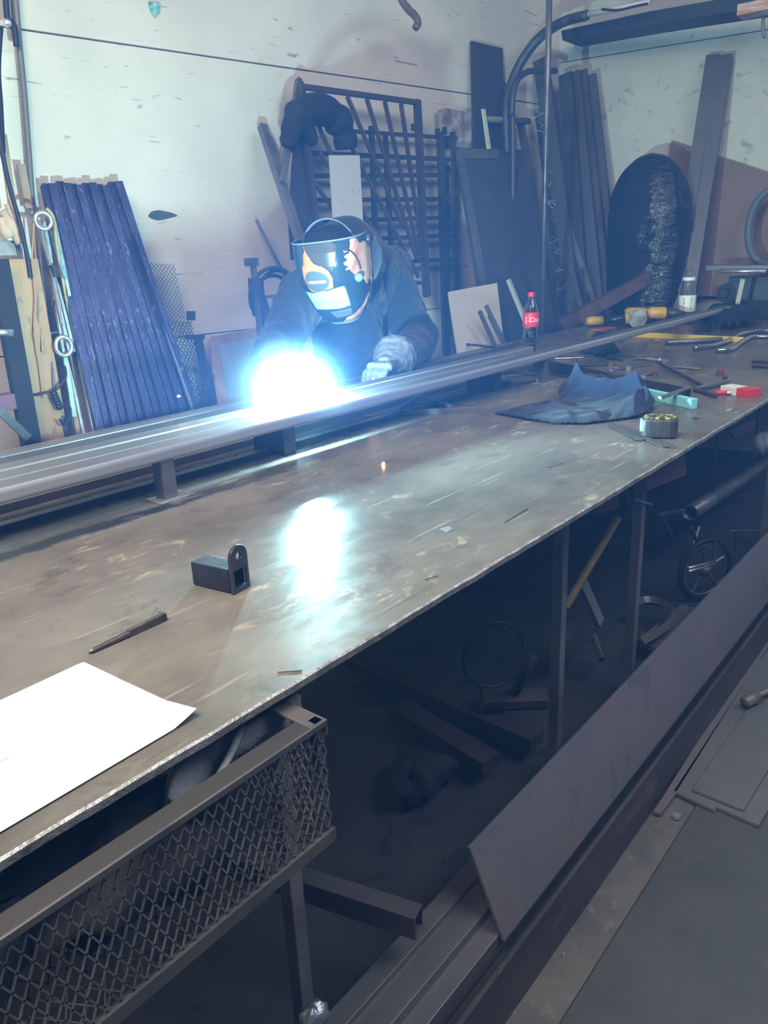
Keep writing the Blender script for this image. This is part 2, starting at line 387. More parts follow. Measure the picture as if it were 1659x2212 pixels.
# ------------------------------------------------------------------ paper, punch, bracket on the table
pc = [(180,1430),(427,1545),(0,1832),(-150,1640),(0,1528)]
def papfn():
    A = at(180,1430,z=T+.002); Bp = at(427,1545,z=T+.002); Dv = V((-.45,-.012,0))
    mb = MB()
    def fn(u, v):
        p = A.lerp(Bp, v)+Dv*u; h = .004*math.sin(PI*v)*math.sin(u*7)**2+.008*max(0,.06-u)/.06*max(0,v-.75)*4
        return p+V((0,0,h))
    mb.grid(fn, 30, 16); return mb, fn
mb, pfn = papfn()
pap = mb.build('paper_drawing', M('white paper', (.82,.82,.80), .7), label='large sheet of white paper with faint pencil lines on the near left of the table', cat='paper', smooth=True, solid=.0004)
mk = MB()
def stroke(a, b, w=.0006):
    p, q = pfn(*a)+V((0,0,.0006)), pfn(*b)+V((0,0,.0006)); d = (q-p).normalized(); s = V((-d.y,d.x,0))*w
    mk.add([p-s,p+s,q+s,q-s], [(0,1,2,3)])
stroke((.25,.15),(.33,.55)); stroke((.33,.55),(.7,.52)); stroke((.28,.3),(.6,.3))
for i in range(14):
    u = .2+.5*random.random(); v = .15+.7*random.random()
    for k in range(4): stroke((u+.006*k,v),(u+.006*k+.004,v+.012*(random.random()+.3)), .0004)
mk.build('pencil_marks', M('pencil', (.45,.45,.42), .8), pap, fix=False)
p0, p1 = at(357,1330,z=T+.006), at(190,1410,z=T+.003); mid = p0.lerp(p1,.5)
mb = MB(); mb.beam(p0, mid, .010, .008); mb.tube([mid, mid.lerp(p1,.9), p1], [.005,.0035,.001], 6)
mb.build('centre_punch', M('worn tool steel', (.16,.13,.10), .4, .6, (.08,.07,.06), 30), label='square shanked steel punch with a tapered point on the near table', cat='punch', bevel=.0008)
# bracket: square tube with rounded eared plate
bo = at(505,1283,z=T); br = thing('gate_bracket', bo, 'short black square tube with a holed round-topped end plate on the table', 'bracket')
dk = M('dark blue-black steel', (.035,.04,.05), .38, .5, (.06,.065,.08), 14, bump=.15)
# tube runs from plate away to image-left: direction from pixels
t0 = at(505,1283,z=T); t1 = at(418,1262,z=T); td = (t1-t0).normalized(); tn = V((-td.y, td.x, 0)); 
if tn.y > 0: tn = -tn
wide = -tn
mb = MB(); ca = t0+V((0,0,.019))+td*.004+wide*.014; mb.htube(ca, ca+td*.072, .036, .034, .003, (0,0,1)); mb.build('square_tube', dk, br, bevel=.0015)
mb = MB(); pl = []; W_, H_ = .036, .070
base = t0+wide*.014
out = [(-W_/2,0),(W_/2,0),(W_/2,H_-W_/2)]+[(W_/2*math.cos(a),H_-W_/2+W_/2*math.sin(a)) for a in [PI*i/14 for i in range(1,14)]]+[(-W_/2,H_-W_/2)]
def ring(cx, cz, r, n): return [(cx+r*math.cos(2*PI*i/n), cz+r*math.sin(2*PI*i/n)) for i in range(n)]
def plate_holes(mb, outer, holes, org, ux, uz, nrm, th, m=0):
    P = lambda p, d: org+ux*p[0]+uz*p[1]+nrm*d
    loops = [[V((x,z,0)) for x,z in outer]]+[[V((x,z,0)) for x,z in h[::-1]] for h in holes]
    flat = [(p.x,p.y) for l in loops for p in l]; tri = tessellate_polygon(loops)
    k = len(flat); vs = [P(p,0) for p in flat]+[P(p,th) for p in flat]
    fs = [tuple(t) for t in tri]+[tuple(k+i for i in t)[::-1] for t in tri]; o = 0
    for l in loops:
        n_ = len(l); fs += [(o+i, o+(i+1)%n_, k+o+(i+1)%n_, k+o+i) for i in range(n_)]; o += n_
    mb.add(vs, fs, m)
plate_holes(mb, out, [ring(0,.054,.0055,14), [(-.013,.008),(.013,.008),(.013,.034),(-.013,.034)]], base-td*.004, wide, V((0,0,1)), td, .005)
mb.build('ear_plate', M('plate steel', (.09,.10,.12), .32, .6, (.05,.055,.065), 18, bump=.1), br, bevel=.0008)
# ------------------------------------------------------------------ rail assembly on the table
railm = M('grey mill scale rail', (.15,.145,.15), .35, .6, (.22,.20,.19), 3, (.3,1,1), bump=.08, rvar=.12)
rl = thing('hand_rail', (2.2,1.305,T), 'long bare steel handrail standing on short square posts across the table', 'handrail')
def rrect(mb, x0, x1, y0, y1, z0, z1, r=.006, m=0, m2=None):
    cs = []
    for cx, cz, a0 in ((y1-r,z1-r,0),(y0+r,z1-r,PI/2),(y0+r,z0+r,PI),(y1-r,z0+r,3*PI/2)):
        for i in range(4): a = a0+PI/2*i/3; cs.append((cx+r*math.cos(a), cz+r*math.sin(a)))
    n = len(cs); mb.add([(x,y,z) for x in (x0,x1) for y,z in cs], [(i,(i+1)%n,n+(i+1)%n,n+i) for i in range(n)]+[tuple(range(n))[::-1], tuple(range(n,2*n))], m)
    if m2 is not None:
        for i in range(n):
            if (cs[i][0]+cs[(i+1)%n][0])/2 < y0+r*.98: mb.m[len(mb.m)-n-2+i] = m2
RX1 = at(1577,660,z=1.03).x
mb = MB(); rrect(mb, -.7, RX1, 1.272, 1.335, 1.004, 1.030, .007, m2=1)
edgem = M('rail edge highlight', (.50,.50,.52), .3, .6, (.38,.38,.40), 3, (.3,1,1))  # the rails' highlight is put into this brighter front edge colour
mb.build('cap_rail', [railm, edgem], rl)
def railpost(x):
    mb = MB(); mb.bb((x-.016,1.285,T+.004), (x+.016,1.317,1.005)); mb.build('post', steel, rl, bevel=.002)
    mb = MB(); mb.bb((x-.035,1.272,T), (x+.045,1.325,T+.0045)); mb.build('foot_plate', bright, rl, bevel=.001)
xp1 = at(372,1078,y=1.285,).x; xp2 = at(1180,826,y=1.285).x
for x in (xp1, xp2, 4.3): railpost(x)
for k, (y0,y1,x1,lb) in enumerate(((1.342,1.398,2.3,'flat steel rail bar lying directly behind the handrail'),(1.408,1.458,2.55,'flat steel rail bar second behind the handrail'))):
    mb = MB(); rrect(mb, -.7, x1, y0, y1, 1.000, 1.028, .0025, m2=1)
    b_ = mb.build('rail_bar', [railm, edgem], label=lb, cat='steel bar')
for x in (-.5, 1.25, 2.2):
    mb = MB(); mb.bb((x-.02,1.345,T), (x+.02,1.455,1.0)); mb.build('spacer_block', dark, label={-.5:'dark steel block under the rail bars at their left end', 1.25:'dark steel block under the rail bars left of the weld', 2.2:'dark steel block under the rail bars right of the weld'}[x], cat='block', bevel=.002)
mb = MB(); mb.bb((-.7,1.385,T), (2.35,1.410,T+.014)); mb.build('flat_bar', dark, label='dark flat bar lying on the table parallel to the handrail', cat='steel bar', bevel=.001)
mb = MB(); mb.bb((-.7,1.50,T), (2.9,1.62,T+.018)); mb.build('wide_flat_bar', greyst, label='wide grey flat bar lying on the table behind the rails', cat='steel bar', bevel=.001)
mb = MB(); mb.bb((-.7,1.70,T), (3.1,1.76,T+.05)); mb.build('square_tube_length', dark, label='dark square tube lying along the table in front of the welder', cat='steel tube', bevel=.002)
mb = MB(); mb.bb((-.7,1.86,T), (3.0,1.90,T+.03)); mb.build('angle_length', railm, label='narrow steel bar lying near the back edge of the table', cat='steel bar', bevel=.002)
# ------------------------------------------------------------------ flat triangles / clips by the weld
def flat(name, pts, t, mat, label, cat, z=T, group=None):
    mb = MB(); mb.slab([at(x,y,z=z+t) for x,y in pts], t, (0,0,1)); return mb.build(name, mat, label=label, cat=cat, group=group, bevel=.0006)
tri = MB(); o_ = [at(x,y,z=T+.012) for x,y in ((850,893),(905,858),(1045,868),(1025,887),(858,903))]
i_ = [at(x,y,z=T+.012) for x,y in ((885,880),(912,869),(958,878))]
ed = [(o_[0],o_[1]),(o_[1],o_[2]),(o_[0],o_[3])]
for a, b in ((at(852,893,z=T+.008),at(905,858,z=T+.008)),(at(905,858,z=T+.008),at(975,880,z=T+.008)),(at(852,893,z=T+.008),at(1030,884,z=T+.008))): tri.beam(a, b, .016, .012, (0,0,1))
tri.build('triangular_brace', greyst, label='small welded triangle of flat bar lying right of the weld', cat='brace', bevel=.001)
flat('flat_offcut', [(725,888),(840,862),(870,868),(760,896)], .006, bright, 'bright flat offcut lying just right of the welding arc', 'offcut')
flat('sheet_offcut', [(845,862),(1060,838),(1075,846),(900,872)], .004, greyst, 'thin grey sheet offcut behind the welded triangle', 'offcut')
mb = MB(); c = at(880,862,z=T); mb.bb((c.x-.006,c.y-.006,T),(c.x+.006,c.y+.006,T+.022)); mb.build('steel_stub', bright, label='tiny bright upright stub beside the triangle', cat='stub')
# long thin rods
def rod(name, a, b, r, mat, label, cat, z=T, group=None, z2=None):
    mb = MB(); p = at(*a, z=z+r); q = at(*b, z=(z if z2 is None else z2)+r); mb.tube([p,q], r, 8); return mb.build(name, mat, label=label, cat=cat, group=group, smooth=False)
rod('filler_rod', (905,868), (1165,822), .002, dark, 'thin dark filler rod running from the triangle to the post foot', 'rod')
rod('filler_rod', (1000,822), (1168,805), .0025, steel, 'thin grey filler rod just left of the second rail post', 'rod')
rod('filler_rod', (1080,802), (1165,812), .003, dark, 'short dark rod crossing near the pliers handle left of the post', 'rod')
# pliers lying
def pliers(name, a, b, spread, mat, label, cat='pliers', r=.004):
    p, q = at(*a, z=T+.01), at(*b, z=T+.01); d = (q-p); n = V((-d.y,d.x,0)).normalized()*spread; h = p+d*.25
    t = thing(name, p.lerp(q,.5)+V((0,0,-.01)), label, cat)
    for s in (-1,1):
        mb = MB(); mb.tube(smoothcurve([h, h+d*.2+n*s*.8, p+d*.75+n*s, q+n*s*.7],4), r, 6); mb.build('handle', mat, t, smooth=True)
    mb = MB(); mb.beam(p, h, .012, .008, n); mb.ball(h, .009, 8); mb.build('jaw', mat, t); return t
pliers('locking_pliers', (1020,812), (1080,800), .006, bright, 'small bright locking pliers lying left of the second rail post')
rod('round_bar', (1215,768), (1400,768), .004, dark, 'straight dark round bar lying right of the second rail post', 'rod')
# dark angle channel
a0, a1 = at(1130,790,z=T), at(1490,868,z=T)
mb = MB(); d = (a1-a0).normalized(); n = V((-d.y,d.x,0))
if n.y < 0: n = -n
mb.beam(a0+V((0,0,.02)), a1+V((0,0,.02)), .04, .004, (0,0,1)); mb.beam(a0+n*.02+V((0,0,.002)), a1+n*.02+V((0,0,.002)), .004, .04, (0,0,1))
mb.build('steel_angle', dark, label='dark steel angle lying across the table behind the blue cloth', cat='steel angle', bevel=.001)
# pale bar, arc's cyan light put into its colour, and small bar on it
a0, a1 = at(1357,851,z=T), at(1499,883,z=T)
mb = MB(); mb.beam(a0+V((0,0,.014)), a1+V((0,0,.014)), .028, .022, (0,0,1))
mb.build('arc_tinted_block', M('speckled arc-lit turquoise', (.22,.62,.66), .6, c3=(.1,.3,.34), scale3=90), label='speckled pale bar coloured turquoise for the arc light, lying between the blue cloth and the cigarette pack', cat='bar', bevel=.001)
rod('small_bar', (1425,860), (1487,838), .006, steel, 'short grey bar lying across the turquoise block and steel angle', 'bar', z=T+.03, z2=T+.035)
# ------------------------------------------------------------------ tool pile
def wrench(name, a, b, mat, label, w=.008, z=T):
    p, q = at(*a, z=z+.004), at(*b, z=z+.004); mb = MB(); mb.beam(p, q, .005, w, (0,0,1))
    mb.lathe([(.013,-.004),(.014,0),(.013,.004)], q, 12); d = (q-p).normalized(); n = V((-d.y,d.x,0))
    mb.slab([p-n*.011, p-d*.02-n*.013, p-d*.014-n*.004, p-d*.004, p-d*.014+n*.004, p-d*.02+n*.013, p+n*.011], .008, (0,0,1))
    return mb.build(name, mat, label=label, cat='wrench', bevel=.001)
brassy = M('brassy worn steel', (.42,.35,.24), .35, .8, (.25,.22,.18), 30)
wrench('combination_wrench', (1340,792), (1435,778), brassy, 'brassy combination wrench on top of the tool pile')
wrench('combination_wrench', (1405,788), (1320,800), steel, 'grey combination wrench in the tool pile below the brassy one')
wrench('combination_wrench', (1300,808), (1365,818), steel, 'grey combination wrench nearest the steel angle')
pliers('clamp_pliers', (1442,780), (1375,772), .008, bright, 'shiny clamp pliers lying at the right end of the tool pile')
rod('brass_rod', (1455,792), (1512,797), .005, brassy, 'short brassy rod lying right of the tool pile', 'rod')
rod('steel_drift', (1197,775), (1260,772), .004, brassy, 'brassy rod lying under the handrail beside the dark rag', 'rod')
rod('hex_bar', (1330,812), (1290,824), .004, bright, 'short bright pin beside the steel angle', 'pin')
rod('long_bolt', (1350,822), (1410,806), .004, steel, 'long grey bolt in front of the tool pile', 'bolt')
rod('threaded_bar', (1345,778), (1290,770), .004, dark, 'dark threaded bar behind the tool pile', 'rod')
rod('threaded_bar', (1250,790), (1330,786), .004, dark, 'dark bar between second rail post and tool pile', 'rod')
for i,(x,y,lb) in enumerate(((1242,782,'small steel nut standing right of the second rail post'),(1318,790,'brown hex nut left of the tool pile'),(1357,800,'pale hex nut in the middle of the tool pile'),(1414,812,'brown hex nut right of the tool pile'),(1388,822,'pale nut in front of the tool pile'))):
    mb = MB(); mb.lathe([(.006,0),(.011,0),(.011,.016),(.006,.016)], at(x,y,z=T), 6); mb.build('hex_nut', (steel,brassy,bright,rust,bright)[i], label=lb, cat='nut')
# hammer-like long dark tool
p, q = at(1425,785,z=T+.012), at(1520,835,z=T+.012)
hm = thing('chipping_hammer', p.lerp(q,.5)-V((0,0,.012)), 'dark chipping hammer with a grey head left of the cigarette pack', 'hammer')
mb = MB(); mb.tube([p,q], .006, 8); mb.build('handle', dark, hm)
mb = MB(); h0, h1 = at(1505,838,z=T+.014), at(1580,822,z=T+.014); mb.tube([h0,h0.lerp(h1,.4),h0.lerp(h1,.6),h1], [.004,.010,.010,.003], 8); mb.build('head', steel, hm)
rod('square_bar', (1500,842), (1548,856), .006, dark, 'short dark bar in front of the chipping hammer', 'bar')
mb = MB(); mb.lathe([(.008,0),(.012,0),(.012,.02),(.005,.028)], at(1555,812,z=T), 8); mb.ball(at(1566,814,z=T+.014), .010, 8); mb.build('wing_nut', rust, label='small brown wing nut behind the cigarette pack', cat='nut')
# red / white cigarette pack, lighter
a0, a1 = at(1577,846,z=T), at(1641,856,z=T); d = (a1-a0).normalized(); n = V((-d.y,d.x,0)); n = n if n.y > 0 else -n
cp = thing('cigarette_pack', a0.lerp(a1,.5)+n*.012, 'red and white cigarette pack lying near the right front edge of the table', 'cigarette pack')
L_ = (a1-a0).length; cm = a0+n*.02+V((0,0,.012))
wp = M('pack white', (.72,.70,.66), .4); rp = M('pack red', (.62,.04,.06), .35)
mb = MB(); mb.beam(cm, cm+d*L_*.55, .024, .05, (0,0,1)); mb.build('pack_body', wp, cp, bevel=.001)
mb = MB(); mb.beam(cm+d*L_*.55, cm+d*L_, .024, .05, (0,0,1)); mb.build('flip_lid', rp, cp, bevel=.001)
lt = thing('lighter', at(1566,848,z=T), 'small red plastic lighter at the left end of the cigarette pack', 'lighter')
lc = at(1570,848,z=T+.008); mb = MB(); mb.tube([lc, lc+V((-.012,.03,0))], .007, 10); mb.build('lighter_body', rp, lt, smooth=True)
mb = MB(); mb.tube([lc, lc+V((.004,-.010,0))], .0065, 8); mb.build('metal_cap', bright, lt)
# tape measure
tc_ = at(1425,945,z=T); tmn = thing('tape_measure', tc_, 'black and yellow pocket tape measure standing near the front edge of the table', 'tape measure')
p0_, p1_ = at(1384,948,z=T), at(1464,950,z=T); d = (p1_-p0_).normalized(); n = V((-d.y,d.x,0)); n = n if n.y > 0 else -n; hw = (p1_-p0_).length/2; o = p0_.lerp(p1_,.5)+n*.025
cas = M('dark grey rubber case', (.045,.042,.045), .45, bump=.2, bscale=80); yel = M('yellow plastic', (.72,.55,.03), .4, c2=(.35,.28,.03), scale=25)
def casep(k, h0, h1, mb, m=0):
    pr = []
    for i in range(20):
        a = 2*PI*i/20; ca, sa = math.cos(a), math.sin(a); e = 2/4.
        pr.append((hw*k*math.copysign(abs(ca)**e, ca), .026*k*math.copysign(abs(sa)**e, sa)))
    mb.add([o+d*x+n*y+V((0,0,z)) for z in (h0,h1) for x,y in pr], [(i,(i+1)%20,20+(i+1)%20,20+i) for i in range(20)]+[tuple(range(20))[::-1],tuple(range(20,40))], m)
mb = MB(); casep(1,0.002,.048,mb); mb.build('case', cas, tmn, bevel=.005)
mb = MB(); casep(.86,.048,.052,mb); mb.build('top_label', M('worn yellow and black label', (.50,.40,.05), .4, c2=(.04,.04,.04), scale=60, lo=.45, hi=.5), tmn, bevel=.001)
mb = MB(); mb.box(o-d*(hw*.93)-n*.004+V((0,0,.030)), (.012,.034,.028), math.atan2(d.y,d.x)); mb.build('corner_sticker', M('pale aqua sticker', (.30,.55,.58), .35), tmn, bevel=.003)
mb = MB(); mb.beam(at(1385,950,z=T+.004), at(1318,915,z=T+.004), .001, .022, (0,0,1)); mb.beam(at(1440,966,z=T+.003), at(1335,920,z=T+.003), .0015, .02, (0,0,1)); mb.build('blade', M('blade back', (.08,.08,.08), .5), tmn)
# long yellow tape blade further back
tb = MB(); tb.beam(at(1362,722,z=T+.012), at(1606,734,z=T+.012), .024, .0012, (0,0,1))
ty = tb.build('measuring_tape', M('yellow tape', (.80,.62,.08), .4), label='long yellow measuring tape blade lying behind the bent pipes', cat='tape')
tk = MB()
for i in range(60):
    f = i/60; p = at(1362,722,z=T+.012).lerp(at(1606,734,z=T+.012), f); dv = (at(1604,728,z=T)-at(1362,716,z=T)).normalized(); nv = V((-dv.y,dv.x,0)); nv = nv if nv.y < 0 else -nv
    l = .006 if i % 4 else .014
    tk.beam(p+nv*.0008+V((0,0,.012)), p+nv*.0008+V((0,0,.012-l)), .003, .0004, dv)
tk.build('tick_marks', M('black ink', (.03,.03,.03), .6), ty)
# bent polished pipes
def bent(pts, r, label, mat):
    mb = MB(); cs = smoothcurve([at(x,y,z=T+r) for x,y in pts], 8); mb.tube(cs, r, 12); o = mb.build('bent_pipe', mat, label=label, cat='pipe', smooth=True)
pol = M('polished tube', (.55,.55,.56), .22, .9, (.3,.3,.31), 12)
bent([(1440,740),(1500,737),(1558,733)], .012, 'dark-ended straight polished pipe, furthest left of the pipes', steel)
bent([(1500,752),(1540,747),(1575,735),(1600,722),(1640,716),(1700,714)], .011, 'middle bent polished pipe curving up to the right edge', pol)
bent([(1550,757),(1580,754),(1603,738),(1625,728),(1660,727),(1740,727)], .011, 'nearest s-bent polished pipe at the right edge', pol)
for i,(x,y) in enumerate(((1625,780),(1625,790))):
    rod('threaded_stud', (x,y), (x+80,y+6), .006, dark, ('dark bar at the right edge of the table, rear one of two','dark bar at the right edge of the table, front one of two')[i], 'bar')
mb = MB(); 
flat('scrap_chip', [(1412,733),(1425,731),(1428,736),(1415,738)], .003, bright, 'tiny bright metal chip behind the tool pile', 'chip')
flat('scrap_chip', [(1568,884),(1580,881),(1583,885),(1572,888)], .002, bright, 'tiny bright metal chip right of the turquoise block', 'chip')
flat('scrap_chip', [(1496,902),(1504,900),(1508,903),(1499,905)], .002, dark, 'tiny dark chip in front of the turquoise block', 'chip')
flat('scrap_chip', [(950,1142),(968,1136),(980,1142),(966,1150)], .0006, bright, 'pale flake on the middle of the table top', 'chip')
rod('wire_scrap', (1090,1128), (1140,1098), .0005, dark, 'thin dark wire scrap lying on the open table right of centre', 'wire')
rod('wire_scrap', (918,1252), (946,1243), .0005, dark, 'thin dark wire scrap near the middle of the front table edge', 'wire')
rod('wire_scrap', (600,1452), (652,1448), .0005, rust, 'thin rusty wire scrap near the front edge above the basket', 'wire')
rod('wire_scrap', (340,1310), (343,1322), .0009, dark, 'tiny upright-looking wire scrap beside the punch', 'wire', z2=T+.012)
rod('wire_scrap', (1180,1010), (1215,1000), .0007, bright, 'thin bright wire scrap below the blue cloth', 'wire')
# ------------------------------------------------------------------ cloths
def sheetcloth(name, outline, hfun, mat, label, cat, res=.008, sol=.003, z=T+.004, group=None):
    ps = [at(x,y,z=z) for x,y in outline]; poly = [(p.x,p.y) for p in ps]
    def inside(x, y):
        c = False; j = len(poly)-1
        for i in range(len(poly)):
            xi, yi = poly[i]; xj, yj = poly[j]
            if (yi > y) != (yj > y) and x < (xj-xi)*(y-yi)/(yj-yi)+xi: c = not c
            j = i
        return c
    def dist(x, y):
        m = 9
        for i in range(len(poly)):
            ax, ay = poly[i-1]; bx_, by_ = poly[i]; dx, dy = bx_-ax, by_-ay
            t = max(0, min(1, ((x-ax)*dx+(y-ay)*dy)/(dx*dx+dy*dy+1e-12))); m = min(m, math.hypot(x-ax-t*dx, y-ay-t*dy))
        return m
    x0, x1 = min(p[0] for p in poly), max(p[0] for p in poly); y0, y1 = min(p[1] for p in poly), max(p[1] for p in poly)
    nx, ny = int((x1-x0)/res)+1, int((y1-y0)/res)+1; idx = {}; mb = MB(); vs = []; fs = []
    for j in range(ny+1):
        for i in range(nx+1):
            x, y = x0+i*res, y0+j*res
            if inside(x, y): idx[i,j] = len(vs); dd_ = dist(x, y); vs.append(V((x, y, z+hfun(x, y, min(1, dd_/.05)))))
    for j in range(ny):
        for i in range(nx):
            q = [(i,j),(i+1,j),(i+1,j+1),(i,j+1)]
            if all(k in idx for k in q): fs.append([idx[k] for k in q])
    mb.add(vs, fs); return mb.build(name, mat, label=label, cat=cat, smooth=True, solid=sol, subs=1, group=group)
pk = at(1222,858,z=T); pk2 = at(1285,862,z=T); pk3 = at(1385,882,z=T); pk4 = at(1330,868,z=T)
def g(x, y, c, sx, sy, h): return h*math.exp(-((x-c.x)/sx)**2-((y-c.y)/sy)**2)
def bh(x, y, e):
    h = g(x,y,pk,.06,.08,.07)+g(x,y,pk2,.06,.08,.06)+g(x,y,pk3,.09,.07,.050)+g(x,y,pk4,.08,.09,.045)
    a1 = math.atan2(y-pk.y, x-pk.x); a2 = math.atan2(y-pk3.y, x-pk3.x); w_ = vnoise(x*9, y*9, 2)*2.5
    f = (1-abs(math.sin(a1*2.5+w_)))**1.3*.6*min(1,math.hypot(x-pk.x,y-pk.y)/.05)+(1-abs(math.sin(a2*2+x*16+w_)))**1.5*.5+(vnoise(x*26+3*w_,y*26,5)-.5)*.5
    return e**.45*(.006+h*(.55+.8*f)+.012*max(0,f))+.001
sheetcloth('blue_cloth', [(1065,893),(1130,876),(1180,872),(1205,862),(1205,838),(1250,820),(1300,818),(1345,842),(1390,848),(1415,862),(1412,888),(1385,902),(1330,908),(1270,916),(1200,917),(1140,907)], bh,
    M('navy cotton cloth', (.006,.013,.045), .9, c2=(.004,.008,.026), scale=12, bump=.2, bscale=90, sheen=.1), 'crumpled navy blue cloth lying in the middle right of the table', 'cloth', res=.005)
def rh(s, hh):
    return lambda x, y, e: e**.7*(hh+.6*hh*(vnoise(x*16,y*16,s)-.3))+.001
sheetcloth('dark_rag', [(1250,768),(1262,748),(1290,735),(1325,740),(1342,765),(1300,772)], rh(2,.05), M('black cloth', (.015,.016,.022), .85, bump=.4), 'small black rag on the table just behind the handrail', 'rag', res=.01)
sheetcloth('black_glove', [(1492,712),(1515,698),(1560,690),(1608,688),(1632,694),(1650,698),(1640,706),(1605,710),(1560,718),(1510,718)], rh(5,.08), M('black fleece', (.012,.015,.025), .95, bump=.5), 'bunched black fleece glove lying by the far end of the handrail', 'glove', res=.02)
# ------------------------------------------------------------------ bottles
def film(name, col, gl):
    m, t, b = new(name); t.nodes.remove(b); L = t.links; tr = t.nodes.new('ShaderNodeBsdfTransparent'); tr.inputs[0].default_value = (*col,1)
    g_ = t.nodes.new('ShaderNodeBsdfGlossy'); g_.inputs['Roughness'].default_value = .08; lw = t.nodes.new('ShaderNodeLayerWeight'); lw.inputs[0].default_value = gl
    mx = t.nodes.new('ShaderNodeMixShader'); L.new(lw.outputs['Facing'], mx.inputs[0]); L.new(tr.outputs[0], mx.inputs[1]); L.new(g_.outputs[0], mx.inputs[2]); L.new(mx.outputs[0], t.nodes['Material Output'].inputs[0]); return m
clear = film('clear pet', (.86,.90,.93), .42)
def textmesh(s, size, shear=0, ext=.0004):
    cu = bpy.data.curves.new('t', 'FONT'); cu.body = s; cu.size = size; cu.shear = shear; cu.align_x = 'CENTER'; cu.align_y = 'CENTER'; cu.resolution_u = 3
    o = bpy.data.objects.new('t', cu); COL.objects.link(o); bpy.context.view_layer.update()
    me = bpy.data.meshes.new_from_object(o); vs = [v.co.copy() for v in me.vertices]; fs = [tuple(p.vertices) for p in me.polygons]
    bpy.data.objects.remove(o); bpy.data.curves.remove(cu); bpy.data.meshes.remove(me); return vs, fs
cb = at(1146,742,z=T); k = m_of(cb, 107)/.232
cbt = thing('cola_bottle', cb, 'clear plastic cola bottle with red cap and red label standing on the table', 'bottle')
P = lambda pr: [(r*k*1.12,z*k) for r,z in pr]
mb = MB(); mb.lathe(P([(.022,0),(.030,.004),(.033,.015),(.032,.05),(.030,.075),(.0325,.09),(.0325,.135),(.031,.15),(.024,.178),(.015,.200),(.0125,.208),(.0125,.214)]), cb, 32); mb.build('bottle_body', clear, cbt, smooth=True)
mb = MB(); mb.lathe(P([(.0,.006),(.029,.006),(.0315,.016),(.0305,.05),(.0295,.066),(.0,.066)]), cb, 24); mb.build('water', film('flat drink', (.55,.60,.66), .3), cbt, smooth=True)
mb = MB(); mb.lathe(P([(.0325,.078),(.0333,.080),(.0333,.140),(.0325,.142)]), cb, 32)
redl = M('red label', (.70,.03,.06), .4); mb.build('label', redl, cbt, smooth=True)
mb = MB(); mb.lathe(P([(.0140,.212),(.0145,.214),(.0145,.230),(.0130,.232)]), cb, 24); mb.build('cap', redl, cbt)
vw = math.atan2(CAM.y-cb.y, CAM.x-cb.x)
def wrap(s, size, ang, zc, r, mat, par, shear=0, name='lettering', rot=0):
    vs, fs = textmesh(s, size, shear); mb = MB(); o = wloc(par)
    cr, sr = math.cos(rot), math.sin(rot); vs = [(v.x*cr-v.y*sr, v.x*sr+v.y*cr) for v in vs]
    mb.add([o+V((r*math.cos(ang+x/r), r*math.sin(ang+x/r), zc+y)) for x,y in vs], fs)
    return mb.build(name, mat, par, fix=False)
wl = M('white ink', (.85,.85,.85), .5)
wrap('Coca-Cola', .030*k, vw+1.35, .110*k, .0378*k, wl, cbt, .5)
wrap('ZERO SUGAR', .006*k, vw-.35, .112*k, .0338*k, wl, cbt, 0, rot=PI/2) if False else None
mb = MB(); 
for i in range(5): 
    a = vw-.75; z = (.094+.007*i)*k; r = .0378*k; mb.add([cb+V((r*math.cos(a+t), r*math.sin(a+t), z+h)) for t,h in ((0,0),(.28,0),(.28,.0025*k),(0,.0025*k))], [(0,1,2,3)])
mb.build('small_print', wl, cbt, fix=False)
wb = at(1481,699,z=T); k2 = m_of(wb, 113)/.24
wbt = thing('water_bottle', wb, 'ribbed clear water bottle with white label and open neck at the far end', 'bottle')
P2 = lambda pr: [(r*k2,z*k2) for r,z in pr]
pr = [(.025,0),(.034,.004),(.036,.012)]
for i in range(8): pr += [(.0365,.016+i*.015),(.0345,.0235+i*.015)]
pr += [(.0365,.137),(.036,.15),(.031,.175),(.0265,.19),(.0265,.203),(.016,.212),(.0135,.218),(.0135,.238)]
mb = MB(); mb.lathe(P2(pr), wb, 32); mb.build('bottle_body', clear, wbt, smooth=True)
mb = MB(); mb.lathe(P2([(.037,.055),(.0375,.056),(.0375,.125),(.037,.126)]), wb, 32); mb.build('label', M('cream label', (.75,.74,.68), .5), wbt, smooth=True)
mb = MB(); mb.lathe(P2([(.037,.012),(.0377,.014),(.0377,.034),(.037,.036)]), wb, 32); mb.build('red_band', redl, wbt, smooth=True)
mb = MB(); mb.lathe(P2([(.0270,.190),(.0275,.191),(.0275,.203),(.0270,.204)]), wb, 24); mb.build('neck_ring', M('white band', (.8,.8,.78), .5), wbt)
vw2 = math.atan2(CAM.y-wb.y, CAM.x-wb.x)
for a in (vw2-.5, vw2+.35):
    mb = MB()
    for i in range(7):
        z = (.066+.008*i)*k2; r = .0378*k2; l = .12+.1*hash3(i, a); mb.add([wb+V((r*math.cos(a+t), r*math.sin(a+t), z+h)) for t,h in ((0,0),(l,0),(l,.004*k2),(0,.004*k2))], [(0,1,2,3)])
    mb.build('label_print', M('grey ink', (.15,.16,.2), .6), wbt, fix=False)
